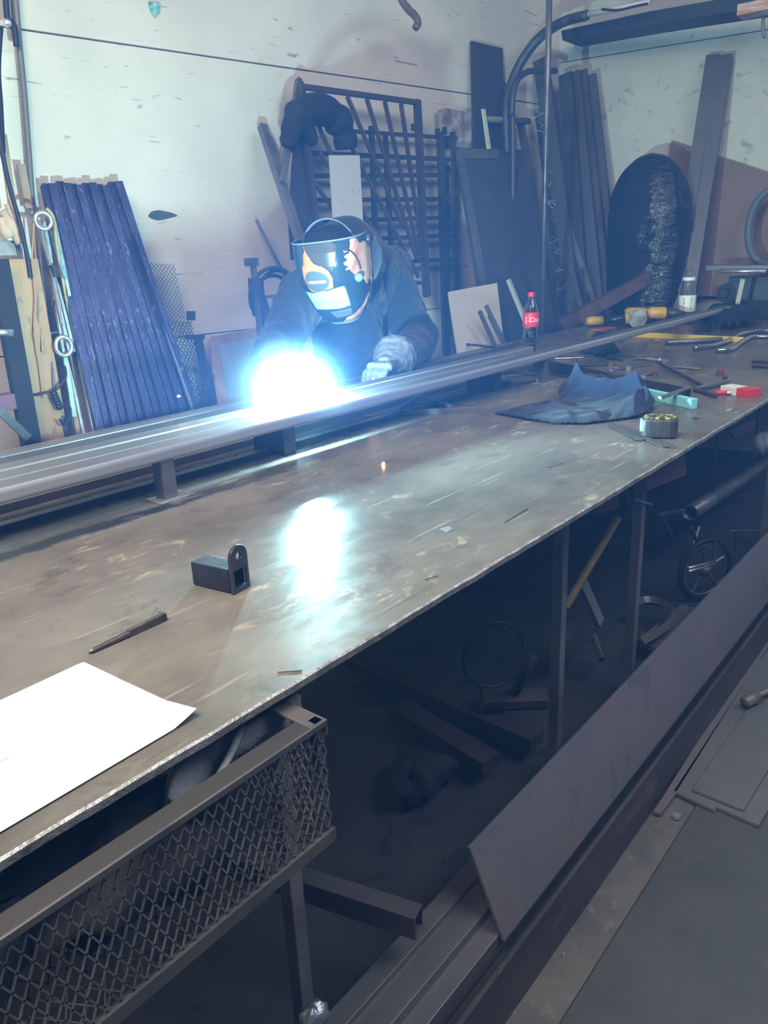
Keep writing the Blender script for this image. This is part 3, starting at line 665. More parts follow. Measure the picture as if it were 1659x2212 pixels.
# ------------------------------------------------------------------ yellow angle grinder
yl = M('yellow tool plastic', (.62,.36,.04), .4, c2=(.45,.25,.03), scale=20)
gp = lambda x, y, z: at(x, y, z=T+z)
g0, g1, g2, g3 = gp(1266,694,.035), gp(1302,692,.035), gp(1350,688,.045), gp(1395,684,.05)
gr = thing('angle_grinder', g1.lerp(g2,.6)-V((0,0,.04)), 'yellow and black angle grinder lying at the back of the table', 'angle grinder')
mb = MB(); mb.tube([g0, g0.lerp(g1,.08), g0.lerp(g1,.3), g1], [.012,.022,.026,.026], 14); mb.build('tail_housing', yl, gr, smooth=True)
mb = MB(); mb.tube([g1, g1.lerp(g2,.5), g2], [.026,.024,.028], 12); mb.build('grip', blackp, gr, smooth=True)
mb = MB(); mb.tube([g2, g3], [.033,.030], 12); mb.build('motor_housing', yl, gr, smooth=True)
mb = MB(); wc = gp(1377,690,.05); wa = (CAM-wc); wa.z = 0; wa.normalize(); wa = (wa+V((0,0,.25))).normalized(); mb.lathe([(.008,.03),(.050,.03),(.050,.034),(.008,.036)], wc, 24, wa); mb.build('cutting_disc', M('disc', (.12,.12,.12), .6, c2=(.3,.3,.3), scale=30), gr)
mb = MB(); mb.lathe([(.020,.0),(.035,.012),(.035,.026),(.012,.030)], wc, 16, wa); mb.build('disc_guard', dark, gr)
d0, d1, d2 = gp(1352,672,.085), gp(1398,676,.08), gp(1440,677,.075)
dg = thing('cordless_grinder', d0.lerp(d2,.6)-V((0,0,.06)), 'yellow power tool with a dark chuck lying behind the angle grinder', 'power tool')
mb = MB(); mb.tube([d0, d0.lerp(d1,.1), d0.lerp(d1,.5), d1], [.014,.022,.026,.024], 14); mb.build('handle', yl, dg, smooth=True)
mb = MB(); mb.tube([d1, d1.lerp(d2,.2), d1.lerp(d2,.9), d2], [.024,.034,.036,.028], 14); mb.build('gear_housing', yl, dg, smooth=True)
mb = MB(); e_ = (d2-d1).normalized(); mb.tube([d2, d2+e_*.05, d2+e_*.10], [.036,.026,.012], 12); mb.build('chuck', dark, dg, smooth=True)
mb = MB(); mb.bb((d1.x-.05,d1.y-.04,T), (d1.x+.05,d1.y+.04,T+.055)); mb.build('battery', blackp, dg, bevel=.005)
rc = at(1292,712,z=T)
mb = MB(); mb.lathe([(.012,0),(.045,0),(.045,.004),(.012,.004)], rc, 24); mb.build('sanding_disc', M('red grit', (.55,.10,.09), .8), label='flat red sanding disc lying in front of the angle grinder', cat='sanding disc')
mb = MB(); mb.lathe([(.010,0),(.035,0),(.035,.003),(.010,.003)], at(1318,708,z=T), 20); mb.build('sanding_disc', M('dark red grit', (.40,.09,.09), .8), label='second smaller dark red sanding disc beside the flat red one', cat='sanding disc')
# bits near the beige board: hoses and pale rags at back edge
rod('short_rod', (990,742), (1090,752), .006, dark, 'dark hose end lying left of the cola bottle', 'rod')
for i,(a,b) in enumerate((((1030,772),(1105,740)),((1045,762),(1120,738)),((1020,778),(1080,765)))):
    rod('pale_stick', a, b, .005, steel, ('pale steel rod left of the cola bottle, nearest one','pale steel rod left of the cola bottle, furthest one','pale steel rod left of the cola bottle, shortest one')[i], 'rod')
# ------------------------------------------------------------------ things leaning on the back wall
def ext0(p, q, z=.016): return p+(q-p)*((z-p.z)/(q.z-p.z))
def lean(name, a, o0, b, o1, wpx, d, mat, label, cat, key='w', group=None, hollow=False, floor=True, build=True, mb=None, o1key=None):
    p = at(*a, **{key:o0}); q = at(*b, **{(o1key or key):o1}); w = m_of(p, wpx)
    if floor: q = ext0(p, q)
    mb = mb or MB()
    ref = WD if key == 'w' else RD
    (mb.htube if hollow else mb.beam)(p, q, w, d, *((.002, ref) if hollow else (ref,)))
    return mb.build(name, mat, label=label, cat=cat, group=group, bevel=.001) if build else mb
nums = ['first','second','third','fourth','fifth','sixth','seventh','eighth','ninth','tenth','eleventh','twelfth','thirteenth','fourteenth']
tops = [(97,400),(111,399),(127,395),(141,398),(155,400),(169,402),(183,399),(197,397),(211,401),(225,403),(239,396),(254,394)]
for i, (x, y) in enumerate(tops):
    f = i/11
    bxp = 216+f*200; byp = 938-f*45
    lean('square_tube', (x,y), .06+.03*(i % 2), (bxp,byp), .40-.04*(i % 2), 16.5, .034, bluest,
         'long blue-black square tube leaning on the white wall, %s from the left of the bundle' % nums[i], 'steel tube', group='bundle of tubes leaning on the white wall', hollow=True)
lean('short_tube', (292,508), .20, (425,890), .45, 12, .03, bluest, 'shorter dark tube leaning against the right side of the tube bundle', 'steel tube', hollow=True)
lean('rough_angle', (310,570), .22, (415,880), .44, 8, .02, steel, 'thin shiny tube with speckled edge right of the tube bundle', 'steel tube')
# expanded metal sheets right of the bundle
def sheet(name, c00, c10, c01, nu, nv, r, mat, label, cat):
    mb = MB(); emesh(mb, c00, c10-c00, c01-c00, nu, nv, r); return mb.build(name, mat, label=label, cat=cat)
wire = M('dark expanded mesh', (.10,.10,.11), .5, .4)
sheet('mesh_sheet', at(345,690,w=.14), at(402,690,w=.14), at(318,568,w=.10), 7, 11, .0018, wire, 'upright sheet of fine expanded metal leaning behind the tube bundle', 'mesh sheet')
sheet('mesh_offcut', at(400,885,w=.22), at(452,885,w=.22), at(358,690,w=.18), 7, 14, .003, wire, 'coarse expanded metal offcut standing below the finer sheet', 'mesh sheet')
fr = thing('angle_stand', at(440,880,w=.2), 'small dark steel frame with a stub arm standing right of the mesh offcut', 'frame')
for a, b, w in (((428,730),(455,885),.035),((402,728),(440,728),.02),((418,798),(468,818),.02),((405,682),(420,682),.04)):
    mb = MB(); mb.beam(at(*a,w=.2), at(*b,w=.2), w, .02, WD if a[0]!=402 else (0,0,1)); mb.build('bar', dark, fr)
# board; its tan border strips build in the arc's shadow
def board(name, cs, t, mat, label, cat, key='w', offs=None, nrm=None, bevel=.001):
    offs = offs or [.1]*len(cs); mb = MB(); mb.slab([at(x,y,**{key:o}) for (x,y), o in zip(cs, offs)], t, nrm or (WN if key == 'w' else RN)); return mb.build(name, mat, label=label, cat=cat, bevel=bevel)
bd = thing('shadow_edged_board', at(520,870,w=.2), 'blue-grey board with the arc shadow built as a tan border, leaning on the wall left of the welder', 'board')
cs = [at(458,738,w=.08), at(600,708,w=.08), at(640,880,w=.34), at(486,905,w=.34)]
mb = MB(); mb.slab(cs, .015, WN); mb.build('panel', M('blue grey board', (.20,.27,.31), .6, c2=(.28,.34,.38), scale=3), bd)
tan = M('tan wood', (.40,.27,.18), .65, c2=(.30,.2,.13), scale=10, stretch=(1,1,.2))
for i in range(4):
    mb = MB(); mb.beam(cs[i]+WN*.006, cs[(i+1)%4]+WN*.006, .045, .02, WN.cross(cs[(i+1)%4]-cs[i])); mb.build('shadow_strip', tan, bd)
# left edge: plywood post, box, hoses, clamps, rods
ply = M('tan plywood', (.42,.25,.12), .65, c2=(.28,.17,.09), scale=3, stretch=(2,2,.4), c3=(.14,.11,.09), scale3=12, bump=.1)
def wallpost(name, a, b, w, d, mat, label, cat, o=.05, floor=True):
    p = at(*a,w=o); q = at(*b,w=o); w_ = m_of(p, w); q = ext0(p,q) if floor else q; mb = MB(); mb.beam(p, q, w_, d, WD); return mb.build(name, mat, label=label, cat=cat, bevel=.002)
wallpost('plywood_board', (30,560), (105,975), 96, .03, ply, 'wide tan plywood board standing at the left end of the wall', 'board', .22)
wallpost('wooden_batten', (5,290), (30,470), 16, .02, tan, 'narrow tan wooden slat high at the left edge above the junction box', 'slat', .16, False)
wallpost('wooden_batten', (45,355), (62,450), 17, .02, tan, 'short tan slat hanging beside the vertical conduit', 'slat', .05, False)
wallpost('dark_upright', (-6,560), (70,975), 40, .05, M('near black upright', (.012,.010,.014), .8), 'dark steel upright at the far left behind the plywood board', 'post', .30)
mb = MB(); mb.beam(at(-30,860,w=.35), at(60,945,w=.35), .03, .03, (0,0,1)); mb.build('diagonal_brace', dark, label='dark diagonal brace at the lower left edge beside the plywood board', cat='brace')
mb = MB(); mb.box(at(0,870,w=.3), (.10,.06,.06)); mb.build('maroon_box', M('maroon', (.16,.07,.11), .6), label='small maroon box at the left edge below the metal pin', cat='box', bevel=.003)
mb = MB(); mb.tube([at(-20,718,w=.4), at(28,718,w=.4)], .012, 10); mb.tube([at(24,712,w=.4), at(24,726,w=.4)], .010, 8); mb.build('steel_pin', bright, label='bright steel pin with dark head pointing in from the left edge', cat='pin', smooth=True)
jb = thing('junction_box', at(18,560,w=.1), 'grey metal box with dark base and tan leather gloves tucked above at the left edge', 'box')
mb = MB(); mb.slab([at(x,y,w=.16) for x,y in ((-10,518),(46,520),(54,575),(-10,578))], .10, WN); mb.build('box_body', M('scuffed grey box', (.28,.27,.26), .5, c2=(.2,.19,.19), scale=20), jb, bevel=.003)
mb = MB(); mb.slab([at(x,y,w=.17) for x,y in ((-10,578),(60,572),(56,596),(-10,600))], .12, WN); mb.build('base', blackp, jb, bevel=.002)
lg = M('tan leather', (.50,.36,.25), .7, c2=(.36,.25,.17), scale=16, bump=.3)
for i, (pts, rr) in enumerate((([(4,455),(14,470),(30,500),(46,524)],[.018,.028,.022,.010]),([(0,470),(8,490),(22,512)],[.02,.026,.014]),([(14,440),(24,462),(36,480)],[.010,.016,.012]))):
    mb = MB(); mb.tube(smoothcurve([at(x,y,w=.20) for x,y in pts],4), [rr[min(len(rr)-1,int(j/4.001))] for j in range((len(pts)-1)*4+1)], 10)
    mb.build('leather_glove', lg, label=('tan leather glove on the grey box, longest and furthest right','tan leather glove on the grey box, lower left one','small tan leather strip above the gloves on the grey box')[i], cat='glove' if i < 2 else 'strip', smooth=True)
def hose(name, pts, r, mat, label, cat='hose', off=.1, **k):
    mb = MB(); mb.tube(smoothcurve([at(p[0],p[1],w=(p[2] if len(p) > 2 else off)) for p in pts], 8), r, 8); return mb.build(name, mat, label=label, cat=cat, smooth=True)
cond = M('grey brown conduit', (.17,.15,.15), .5, .3)
hose('vertical_conduit', [(30,-40),(36,30),(42,100),(52,200),(62,330),(70,440)], .012, cond, 'long grey-brown conduit running down the white wall at the left', 'conduit', .03)
hose('black_hose', [(10,-40),(14,20),(18,45),(30,56),(36,100)], .012, black, 'black hose with a metal fitting at the top left corner', 'hose', .06)
mb = MB(); mb.ball(at(16,50,w=.07), .016, 10); mb.build('hose_fitting', bright, label='small bright metal fitting on the black hose in the top left corner', cat='fitting')
hose('black_cable', [(-10,180),(0,300),(20,400),(42,480),(60,560),(66,600)], .009, black, 'black cable sagging past the tan gloves at the left edge', 'cable', .24)
hose('black_cable', [(0,60),(-5,150),(0,230),(5,330)], .012, black, 'thick black cable at the extreme left edge above the slat', 'cable', .2)
rodc = [((118,480),(150,640),6,(.40,.60,.62),'bright aqua'),((140,600),(205,940),8,(.50,.50,.48),'long silver'),((118,640),(172,955),10,(.42,.27,.15),'wide tan'),((112,560),(160,760),6,(.45,.55,.55),'short silver-blue'),((160,720),(222,940),8,(.09,.07,.08),'near-black'),((84,470),(150,760),7,(.35,.45,.50),'grey-blue'),((96,480),(160,900),9,(.45,.62,.66),'pale aqua'),((78,480),(118,850),5,(.12,.08,.07),'dark brown'),((108,560),(190,935),8,(.22,.13,.09),'rusty brown'),((120,620),(215,930),6,(.13,.10,.14),'dark purple'),((66,600),(150,965),9,(.03,.03,.035),'black'),((70,480),(92,760),4,(.36,.22,.12),'orange-brown'),((130,700),(182,940),7,(.5,.6,.6),'pale steel'),((88,470),(133,700),5,(.30,.22,.18),'tan'),((100,470),(140,600),6,(.2,.35,.40),'teal')]
for a, b, w, c, nm in rodc:
    lean('hanging_rod', a, .14, b, .25, w, .012, M(nm+' rod', c, .5, .2, tuple(k*.6 for k in c), 20), '%s rod hanging among the tools left of the tube bundle' % nm, 'rod', floor=False)
hose('yellow_hose', [(100,450),(115,470),(122,520),(135,600),(155,700),(175,800),(195,900),(205,945)], .007, M('mustard hose', (.36,.31,.12), .5), 'long mustard yellow hose hanging in front of the tube bundle', 'hose', .22)
hose('orange_cable', [(74,480),(70,560),(78,640),(76,720),(88,800),(95,860)], .003, M('orange cable', (.40,.2,.1), .5), 'thin orange cable hanging over the plywood board', 'cable', .26)
def ringt(name, c, r, rr, mat, label, cat, off=.24, sx=1):
    p = at(*c, w=off); R_ = m_of(p, r); mb = MB(); mb.tube([p+WD*R_*sx*math.cos(2*PI*i/24)+V((0,0,R_*math.sin(2*PI*i/24))) for i in range(24)], rr, 8, closed=True); return mb.build(name, mat, label=label, cat=cat, smooth=True)
ringt('steel_ring', (94,477), 17, .008, bright, 'bright steel ring hanging at the top left of the tube bundle', 'ring')
ringt('steel_ring', (138,748), 20, .009, bright, 'bright steel ring on the tool rack below the upper ring', 'ring', .26, .85)
for a, b, lb in (((50,727),(178,716),'dark horizontal peg bar on the tool rack behind the lower ring'),((110,655),(165,650),'short dark peg bar on the tool rack above the lower ring')):
    mb = MB(); mb.beam(at(*a,w=.18), at(*b,w=.18), .018, .018, (0,0,1)); mb.build('rack_bar', dark, label=lb, cat='rack bar')
mb = MB(); mb.box(at(60,726,w=.2), (.028,.03,.04)); mb.build('peg_block', dark, label='small dark block at the left end of the peg bar', cat='block')
mb = MB(); mb.box(at(119,586,w=.2), (.032,.03,.045)); mb.build('peg_block', dark, label='small dark square block hanging above the peg bars', cat='block')
mb = MB(); mb.box(at(150,690,w=.14), (.09,.02,.10)); mb.build('wooden_block', tan, label='tan wooden block behind the lower steel ring', cat='block')
mb = MB(); mb.beam(at(108,470,w=.16), at(135,640,w=.16), .03, .02, WD); mb.build('brown_bar', M('dark brown bar', (.10,.06,.06), .6), label='dark brown flat bar hanging beside the aqua rod', cat='bar')
hose('loop_cable', [(48,850),(80,853),(106,845)], .005, black, 'short black cable loop crossing the plywood board', 'cable', .28)
hose('hook_cable', [(140,790),(142,815),(125,838),(115,842)], .005, black, 'black cable bending back to the clamp below the lower ring', 'cable', .28)
hose('hook_cable', [(128,905),(138,917),(150,905),(152,880)], .005, black, 'black u-shaped cable end low on the tool rack', 'cable', .28)
mb = MB()
for i in range(5): mb.ball(at(116+i*3, 850+i*7, w=.27), .016, 8)
mb.build('cable_clamp', black, label='knobbly black clamp on the hanging black rod', cat='clamp', smooth=True)
# ---------- behind the welder
lean('slanted_tube', (566,272), .08, (645,510), .42, 17, .035, greyst, 'square steel tube leaning diagonally, crossing left of the gate', 'steel tube')
lean('thin_slanted_bar', (553,475), .10, (620,610), .22, 5, .012, steel, 'thin steel bar leaning beside the hose coil', 'steel bar')
lean('flat_bar', (588,545), .12, (624,612), .2, 7, .01, greyst, 'short pale flat bar leaning just left of the welding helmet', 'steel bar', floor=False)
gt = thing('steel_gate', at(780,600,w=.5), 'tall steel gate panel with fanned bars leaning on the wall behind the welder', 'gate')
gm = M('purple-brown primer steel', (.085,.055,.060), .55, .3, (.05,.045,.06), 6, bump=.15)
def gp_(x, y): f = (y-180)/500; return at(x, y, w=.16+.34*f)
def gb(a, b, wpx, name='bar', d=.02): 
    p, q = gp_(*a), gp_(*b); mb = MB(); mb.beam(p, q, m_of(p,wpx), d, WN.cross(q-p)); return mb.build(name, gm, gt, bevel=.001)
gb((648,178),(700,640),9,'stile',.035); gb((901,218),(922,640),12,'stile',.035); gb((650,187),(905,222),10,'top_rail',.035); gb((690,600),(925,612),9,'bottom_rail',.035)
for a, b in (((655,197),(716,335)),((700,203),(905,600)),((750,208),(870,490)),((792,213),(900,560)),((831,219),(907,560)),((866,223),(914,560)),((676,392),(830,600)),((690,330),(880,600)),((684,470),(790,600))):
    gb(a, b, 6)
# second frame, edge-on, left of the gate, and dark sheet
f2 = thing('narrow_frame', at(640,600,w=.4), 'narrow dark frame seen edge on left of the fanned gate', 'frame')
for a, b, wp in (((645,172),(610,395),11),((610,395),(632,480),10)):
    p, q = at(*a, w=.12), at(*b, w=.30); mb = MB(); mb.beam(p, q, m_of(p,wp), .03, WD); mb.build('bar', greyst, f2)
board('dark_sheet', [(642,200),(652,190),(672,480),(682,560),(628,560),(622,470),(632,330)], .01, dark, 'tall dark steel sheet standing between the narrow frame and the gate', 'steel sheet', offs=[.12,.12,.34,.4,.4,.33,.22])
# rack of horizontal bars
hr = thing('barred_rack', at(850,600,w=.1), 'dark rack of horizontal steel bars against the wall behind the gate', 'rack')
for i,(y0,y1) in enumerate(((283,299),(331,345),(380,378),(433,430),(478,470),(522,508),(575,560))):
    x0 = 750 if i == 0 else 665+i*4; mb = MB(); mb.beam(at(x0,y0,w=.09), at(985,y1,w=.09), m_of(at(800,y0,w=.09),9 if i else 7), .025, (0,0,1)); mb.build('cross_bar', dark, hr)
for x0, x1, w in ((802,815,9),(832,850,8),(951,960,16),(978,984,8)):
    p, q = at(x0,285 if x0 > 820 else 272,w=.12), at(x1,640,w=.12); mb = MB(); mb.beam(p, ext0(p,q), m_of(p,w), .025, WD); mb.build('upright', dark, hr)
for x, y in ((893,275),(945,285),(960,282)):
    mb = MB(); mb.box(at(x,y,w=.09), (.02,.02,.035)); mb.build('bracket', dark, hr)
# black coat hanging
mb = MB(); arcp = smoothcurve([at(x,y,w=.27) for x,y in ((622,318),(634,270),(655,243),(690,236),(722,252),(742,285),(748,322))], 7)
mb.tube(arcp, [.035+.028*vnoise(i*.37,2)+.02*math.sin(PI*i/(len(arcp)-1)) for i in range(len(arcp))], 14)
mb.cap(at(655,262,w=.27), .05, at(672,300,w=.27), .035); mb.cap(at(612,300,w=.24), .02, at(628,318,w=.24), .025)
o_ = mb.build('hanging_jacket', M('black fabric', (.012,.013,.022), .85, bump=.3), label='black bundled jacket hung on the top left of the gate', cat='jacket', smooth=True)
r_ = o_.modifiers.new('r','REMESH'); r_.mode = 'VOXEL'; r_.voxel_size = .008; r_.use_smooth_shade = True
board('grey_board', [(711,335),(777,335),(786,505),(722,505)], .008, M('pale grey panel', (.50,.54,.55), .6, c3=(.3,.3,.3), scale3=14), 'narrow pale grey panel standing upright in the gate above the welder', 'panel', offs=[.36,.36,.5,.5])
# right of gate
board('crumpled_board', [(950,238),(962,233),(1027,245),(1026,320),(990,320),(955,300)], .02, M('dirty white board', (.42,.42,.40), .6, c2=(.18,.12,.11), scale=5, lo=.42, hi=.56), 'dirty white board with brown patches hung right of the gate', 'board', offs=[.06]*6)
lean('pale_ruler', (1044,236), .16, (1056,322), .20, 11, .01, M('marked pale stick', (.55,.56,.42), .5, c3=(.1,.1,.1), scale3=60), 'pale yellow ruler standing above the dark framed panel', 'ruler', floor=False)
dp = thing('dark_framed_panel', at(1070,640,w=.4), 'large dark panel with a grey steel border leaning right of the rack', 'panel')
pf = lambda x, y: at(x, y, w=.14+.30*(y-322)/300)
mb = MB(); mb.slab([pf(985,323),(pf(1135,323)),pf(1210,760),pf(1055,760)], .012, WN); mb.build('infill', M('dark slate panel', (.045,.042,.06), .6, 0, (.06,.055,.07), 4), dp)
for a, b, w in (((990,325),(1068,760),17),((985,333),(1072,333),20)):
    p, q = pf(*a)+WN*.012, pf(*b)+WN*.012; mb = MB(); mb.beam(p, q, m_of(p,w), .02, WN.cross(q-p)); mb.build('border_strip', greyst, dp)
board('tall_dark_board', [(1019,88),(1086,104),(1092,330),(1024,330)], .015, M('dark brown board', (.045,.03,.033), .65, c2=(.035,.03,.03), scale=3), 'tall dark brown board standing highest above the framed panel', 'board', offs=[.03,.03,.10,.10])
lean('round_bar', (1045,258), .12, (1130,258), .12, 3, .02, dark, 'x', 'bar', floor=False) if False else None
mb = MB(); mb.tube([at(1048,257,w=.14), at(1142,262,w=.14)], m_of(at(1048,257,w=.14),9)/1.3, 10); mb.build('horizontal_pipe', cond, label='grey horizontal pipe end lying across behind the curved conduit', cat='pipe', smooth=True)
for i,(a, b, w, lb) in enumerate((((1082,270),(1165,690),14,'dark leaning flat bar directly right of the framed panel'),((1104,290),(1150,640),9,'grey thin bar leaning in front of the dark flat bar'),((1124,262),(1200,690),15,'dark leaning bar left of the bristly strip'))):
    lean('leaning_bar', a, .10, b, .42, w, .03, (dark,greyst,darkr)[i], lb, 'steel bar')
# bristly mesh strip
p, q = at(1170,250,w=.08), at(1225,690,w=.45); p2, q2 = ext0(p, q), None
st = thing('spiky_mesh_strip', p2, 'long crinkled wire mesh strip leaning in the corner beside the thin pole', 'mesh strip')
mb = MB(); e_ = (p2-p); nrm = (WN-e_.normalized()*WN.dot(e_.normalized())).normalized(); W_ = m_of(p, 44)
mb.beam(p, p2, W_, .01, WD); mb.build('backing', dark, st)
mb = MB(); sd = e_.cross(nrm).normalized(); Ls = e_.length
for i in range(620):
    c = p+e_*random.random()+sd*(random.random()-.5)*W_*1.05+nrm*.008; d = V((random.uniform(-1,1),random.uniform(-1,1),random.uniform(-1,1))).normalized()*random.uniform(.012,.035)
    mb.beam(c-d+nrm*.004, c+d+nrm*.012, .0028, .0016)
o_ = mb.build('wire_tangle', M('grey wire', (.20,.20,.22), .4, .6), st, kind='stuff')
# planks leaning in the corner (x planes so that they stay inside the right wall)
cornm = M('brown grey planks', (.070,.060,.065), .6, .2, (.10,.085,.085), 5, (1,1,.25), bump=.15)
for i,(a, b, w, lb) in enumerate((((1168,128),(1235,640),34,'dark plank in the corner, leftmost and tallest of the row'),((1222,160),(1255,640),30,'dark plank in the corner, just right of the thin pole'),((1240,156),(1290,645),26,'brown plank in the corner, third of the row'),((1259,152),(1312,640),18,'narrow brown plank in the corner with a raised end'),((1276,162),(1330,640),22,'brown-grey plank in the corner, rightmost of the row'))):
    p = at(*a, x=(4.95,5.02,5.06,5.10,5.12)[i]); q = at(*b, x=(4.75,4.80,4.88,4.95,5.02)[i]); mb = MB(); mb.beam(p, ext0(p,q), m_of(p,w), .03, (0,1,0)); mb.build('leaning_plank', (cornm,dark,cornm,darkr,cornm)[i], label=lb, cat='plank', bevel=.002)
for i,(a,b,w,lb) in enumerate((((1213,440),(1300,700),12,'grey bar leaning low across the corner planks'),((1225,540),(1262,690),8,'short thin bar leaning in front of the wire mesh strip'))):
    p = at(*a, x=4.85); q = at(*b, x=(4.80,4.45)[i]); mb = MB(); mb.beam(p, ext0(p,q), m_of(p,w), .02, (0,1,0)); mb.build('leaning_bar', greyst, label=lb, cat='steel bar')
# thin pole, curved conduits, dark beam, lamp-like strip
pb = at(1181,712,z=T-.0); mb = MB(); mb.tube([V((pb.x,pb.y+.03,0)), V((pb.x,pb.y+.03,2.2)), V((pb.x,pb.y+.03,3.5))], m_of(pb,6.0), 10)
mb.build('thin_pole', M('grey steel pole', (.17,.17,.19), .35, .6, (.08,.08,.09), 5), label='thin vertical steel pole rising behind the back edge of the table', cat='pole', smooth=True)
def tubep(name, pts, r, mat, label, cat, n=10):
    mb = MB(); mb.tube(smoothcurve(pts, 8), r, n); return mb.build(name, mat, label=label, cat=cat, smooth=True)
tubep('curved_conduit', [at(1097,330,w=.16), at(1093,250,w=.16), at(1100,195,w=.16), at(1125,135,w=.2), at(1165,82,w=.3), at(1215,48,x=4.75), at(1268,33,x=4.72)], .028, M('dark grey conduit', (.06,.065,.075), .45, .3), 'large curved grey conduit arching from the wall up toward the beam', 'conduit')
tubep('curved_pipe', [at(1107,700,w=.3), at(1108,300,w=.22), at(1106,240,w=.22), at(1112,185,w=.22), at(1135,157,w=.22), at(1170,152,w=.22), at(1200,153,w=.22)], .018, M('dark pipe', (.06,.06,.075), .45, .3), 'smaller curved pipe bending over inside the large conduit arch', 'pipe')
mb = MB(); mb.slab([at(x,y,x=4.9) for x,y in ((1212,66),(1400,25),(1625,-14),(1700,-25),(1700,12),(1612,20),(1400,54),(1215,87))], .25, (-1,0,0)); mb.build('dark_ceiling_beam', M('dark channel', (.02,.024,.035), .6), label='dark deep beam crossing high on the right wall', cat='beam')
mb = MB(); p, q = at(1270,31,x=4.72), at(1405,4,x=4.72); mb.tube([p,q], m_of(p,6), 12); mb.build('white_pipe_wrap', M('white wrap', (.50,.51,.48), .5), label='pale pipe length at the end of the large curved conduit', cat='pipe', smooth=True)
tubep('thin_cable', [at(1400,8,x=4.7), at(1370,14,x=4.7), at(1335,22,x=4.7), at(1300,20,x=4.7)], .006, black, 'thin black cable over the pale pipe length', 'cable')
mb = MB(); p = at(1640,18,x=4.7); mb.box(p, (.12,.18,.05)); mb.build('striped_box', M('red brown carton', (.42,.16,.10), .6, c2=(.6,.58,.5), scale=3, stretch=(1,1,8)), label='red and white striped carton at the top right corner', cat='box', bevel=.003)
tubep('brown_hook_pipe', [at(858,-30,w=.35), at(868,0,w=.35), at(882,20,w=.35), at(897,35,w=.35), at(903,50,w=.35), at(897,60,w=.35)], .018, M('brown pipe', (.14,.08,.06), .5), 'brown pipe with a bent end hanging down at the top of the picture', 'pipe')
tubep('dangling_wire', [at(1650,30,x=4.75), at(1648,60,x=4.75), at(1652,82,x=4.75)], .008, cond, 'short wire dangling under the striped carton', 'wire')
# beige board with short rods in front
board('beige_board', [(970,630),(1074,611),(1092,770),(992,775)], .012, M('cream board', (.62,.57,.46), .6, c3=(.4,.37,.3), scale3=5), 'cream board standing on edge behind the table right of the welder', 'board', key='y', offs=[2.32,2.32,2.16,2.16], nrm=(0,-1,0))
for i,(a,b,w,lb) in enumerate((((1036,672),(1075,760),7,'short grey tube in front of the cream board, left one'),((1050,660),(1090,745),7,'short grey tube in front of the cream board, tallest one'),((1058,680),(1098,760),9,'short grey tube in front of the cream board, right one'))):
    p = at(*a, y=2.14); q = at(*b, y=2.09); mb = MB(); mb.htube(p, ext0(p,q,.0), m_of(p,w), m_of(p,w), .002, WD); mb.build('short_tube', greyst, label=lb, cat='steel tube')
p = at(1098,604,y=2.3); q = at(1133,690,y=2.2); mb = MB(); mb.beam(p, ext0(p,q), .022, .02, (1,0,0)); mb.build('pale_stick', M('pale stick', (.34,.34,.30), .6), label='pale square stick leaning left of the cola bottle behind the table', cat='stick')
lp = [(925,590),(985,565),(1120,580)]
# bag, beams, plywood, rusty beam on the right
def bagf(u, v):
    a = u*2*PI; z = v
    c0 = at(1392, 470, x=4.97); R_ = m_of(c0, 82)
    top_ = at(1385,333,x=4.97).z
    q_ = max(0,(z-.55)/.45); k_ = (.88+.16*math.sin(PI*min(1,z/1.05)))*math.sqrt(max(0,1-q_**2.8))*min(1,.6+z*8)
    r = R_*k_*(1+.10*vnoise(3*math.cos(a)+5,3*math.sin(a)+z*5,2)+.05*(vnoise(a*6,z*22,3)-.5))
    return V((c0.x+r*.6*math.cos(a), c0.y+r*math.sin(a)-.03*(1-z)-.02*z, T+.002+(top_-T)*z))
mb = MB(); mb.grid(bagf, 72, 60)
bagm = M('black plastic bag', (.012,.013,.018), .2, bump=1.6, bscale=9, stretch=(1,1,3.2))
mb.build('black_plastic_bag', bagm, label='tall bulging black plastic bag standing against the right wall', cat='bag', smooth=True)
for i, (x0, x1, lb) in enumerate(((1541,1461,'tall grey box beam leaning on the right wall, left of the pair'),(1569,1490,'tall grey box beam leaning on the right wall, right of the pair'))):
    p = at(x0, 122, r=.06); q = at(x1, 630, r=.42); mb = MB(); mb.htube(p, ext0(p,q,T+.012), m_of(p,27), .06, .003, RD); mb.build('box_beam', M('grey box beam %d' % i, (.10,.09,.095), .5, .3, (.13,.115,.115), 3, bump=.1), label=lb, cat='box beam', bevel=.002)
board('plywood_sheet', [(1450,303),(1700,385),(1700,640),(1395,640)], .012, M('brown plywood', (.20,.125,.095), .65, c2=(.15,.10,.08), scale=3), 'brown plywood sheet standing against the right wall behind the box beams', 'plywood', key='r', offs=[.03,.03,.08,.08], nrm=RN)
p, q = at(1210,705,x=4.32), at(1400,600,x=4.80); mb = MB(); mb.beam(p, q, .075, .05, (0,0,1)); mb.build('rusty_beam', rust, label='rusty red-brown beam lying diagonally behind the table end', cat='beam', bevel=.002)
ringt2 = at(1665,490,r=.25); mb = MB(); mb.tube([ringt2+RD*(.0+.12*math.cos(2*PI*i/28))+V((0,0,.21*math.sin(2*PI*i/28))) for i in range(28)], .022, 10, closed=True); mb.build('hanging_hose_coil', M('grey green hose', (.10,.12,.13), .6), label='grey hose coil hanging at the right edge over the plywood', cat='hose', smooth=True)
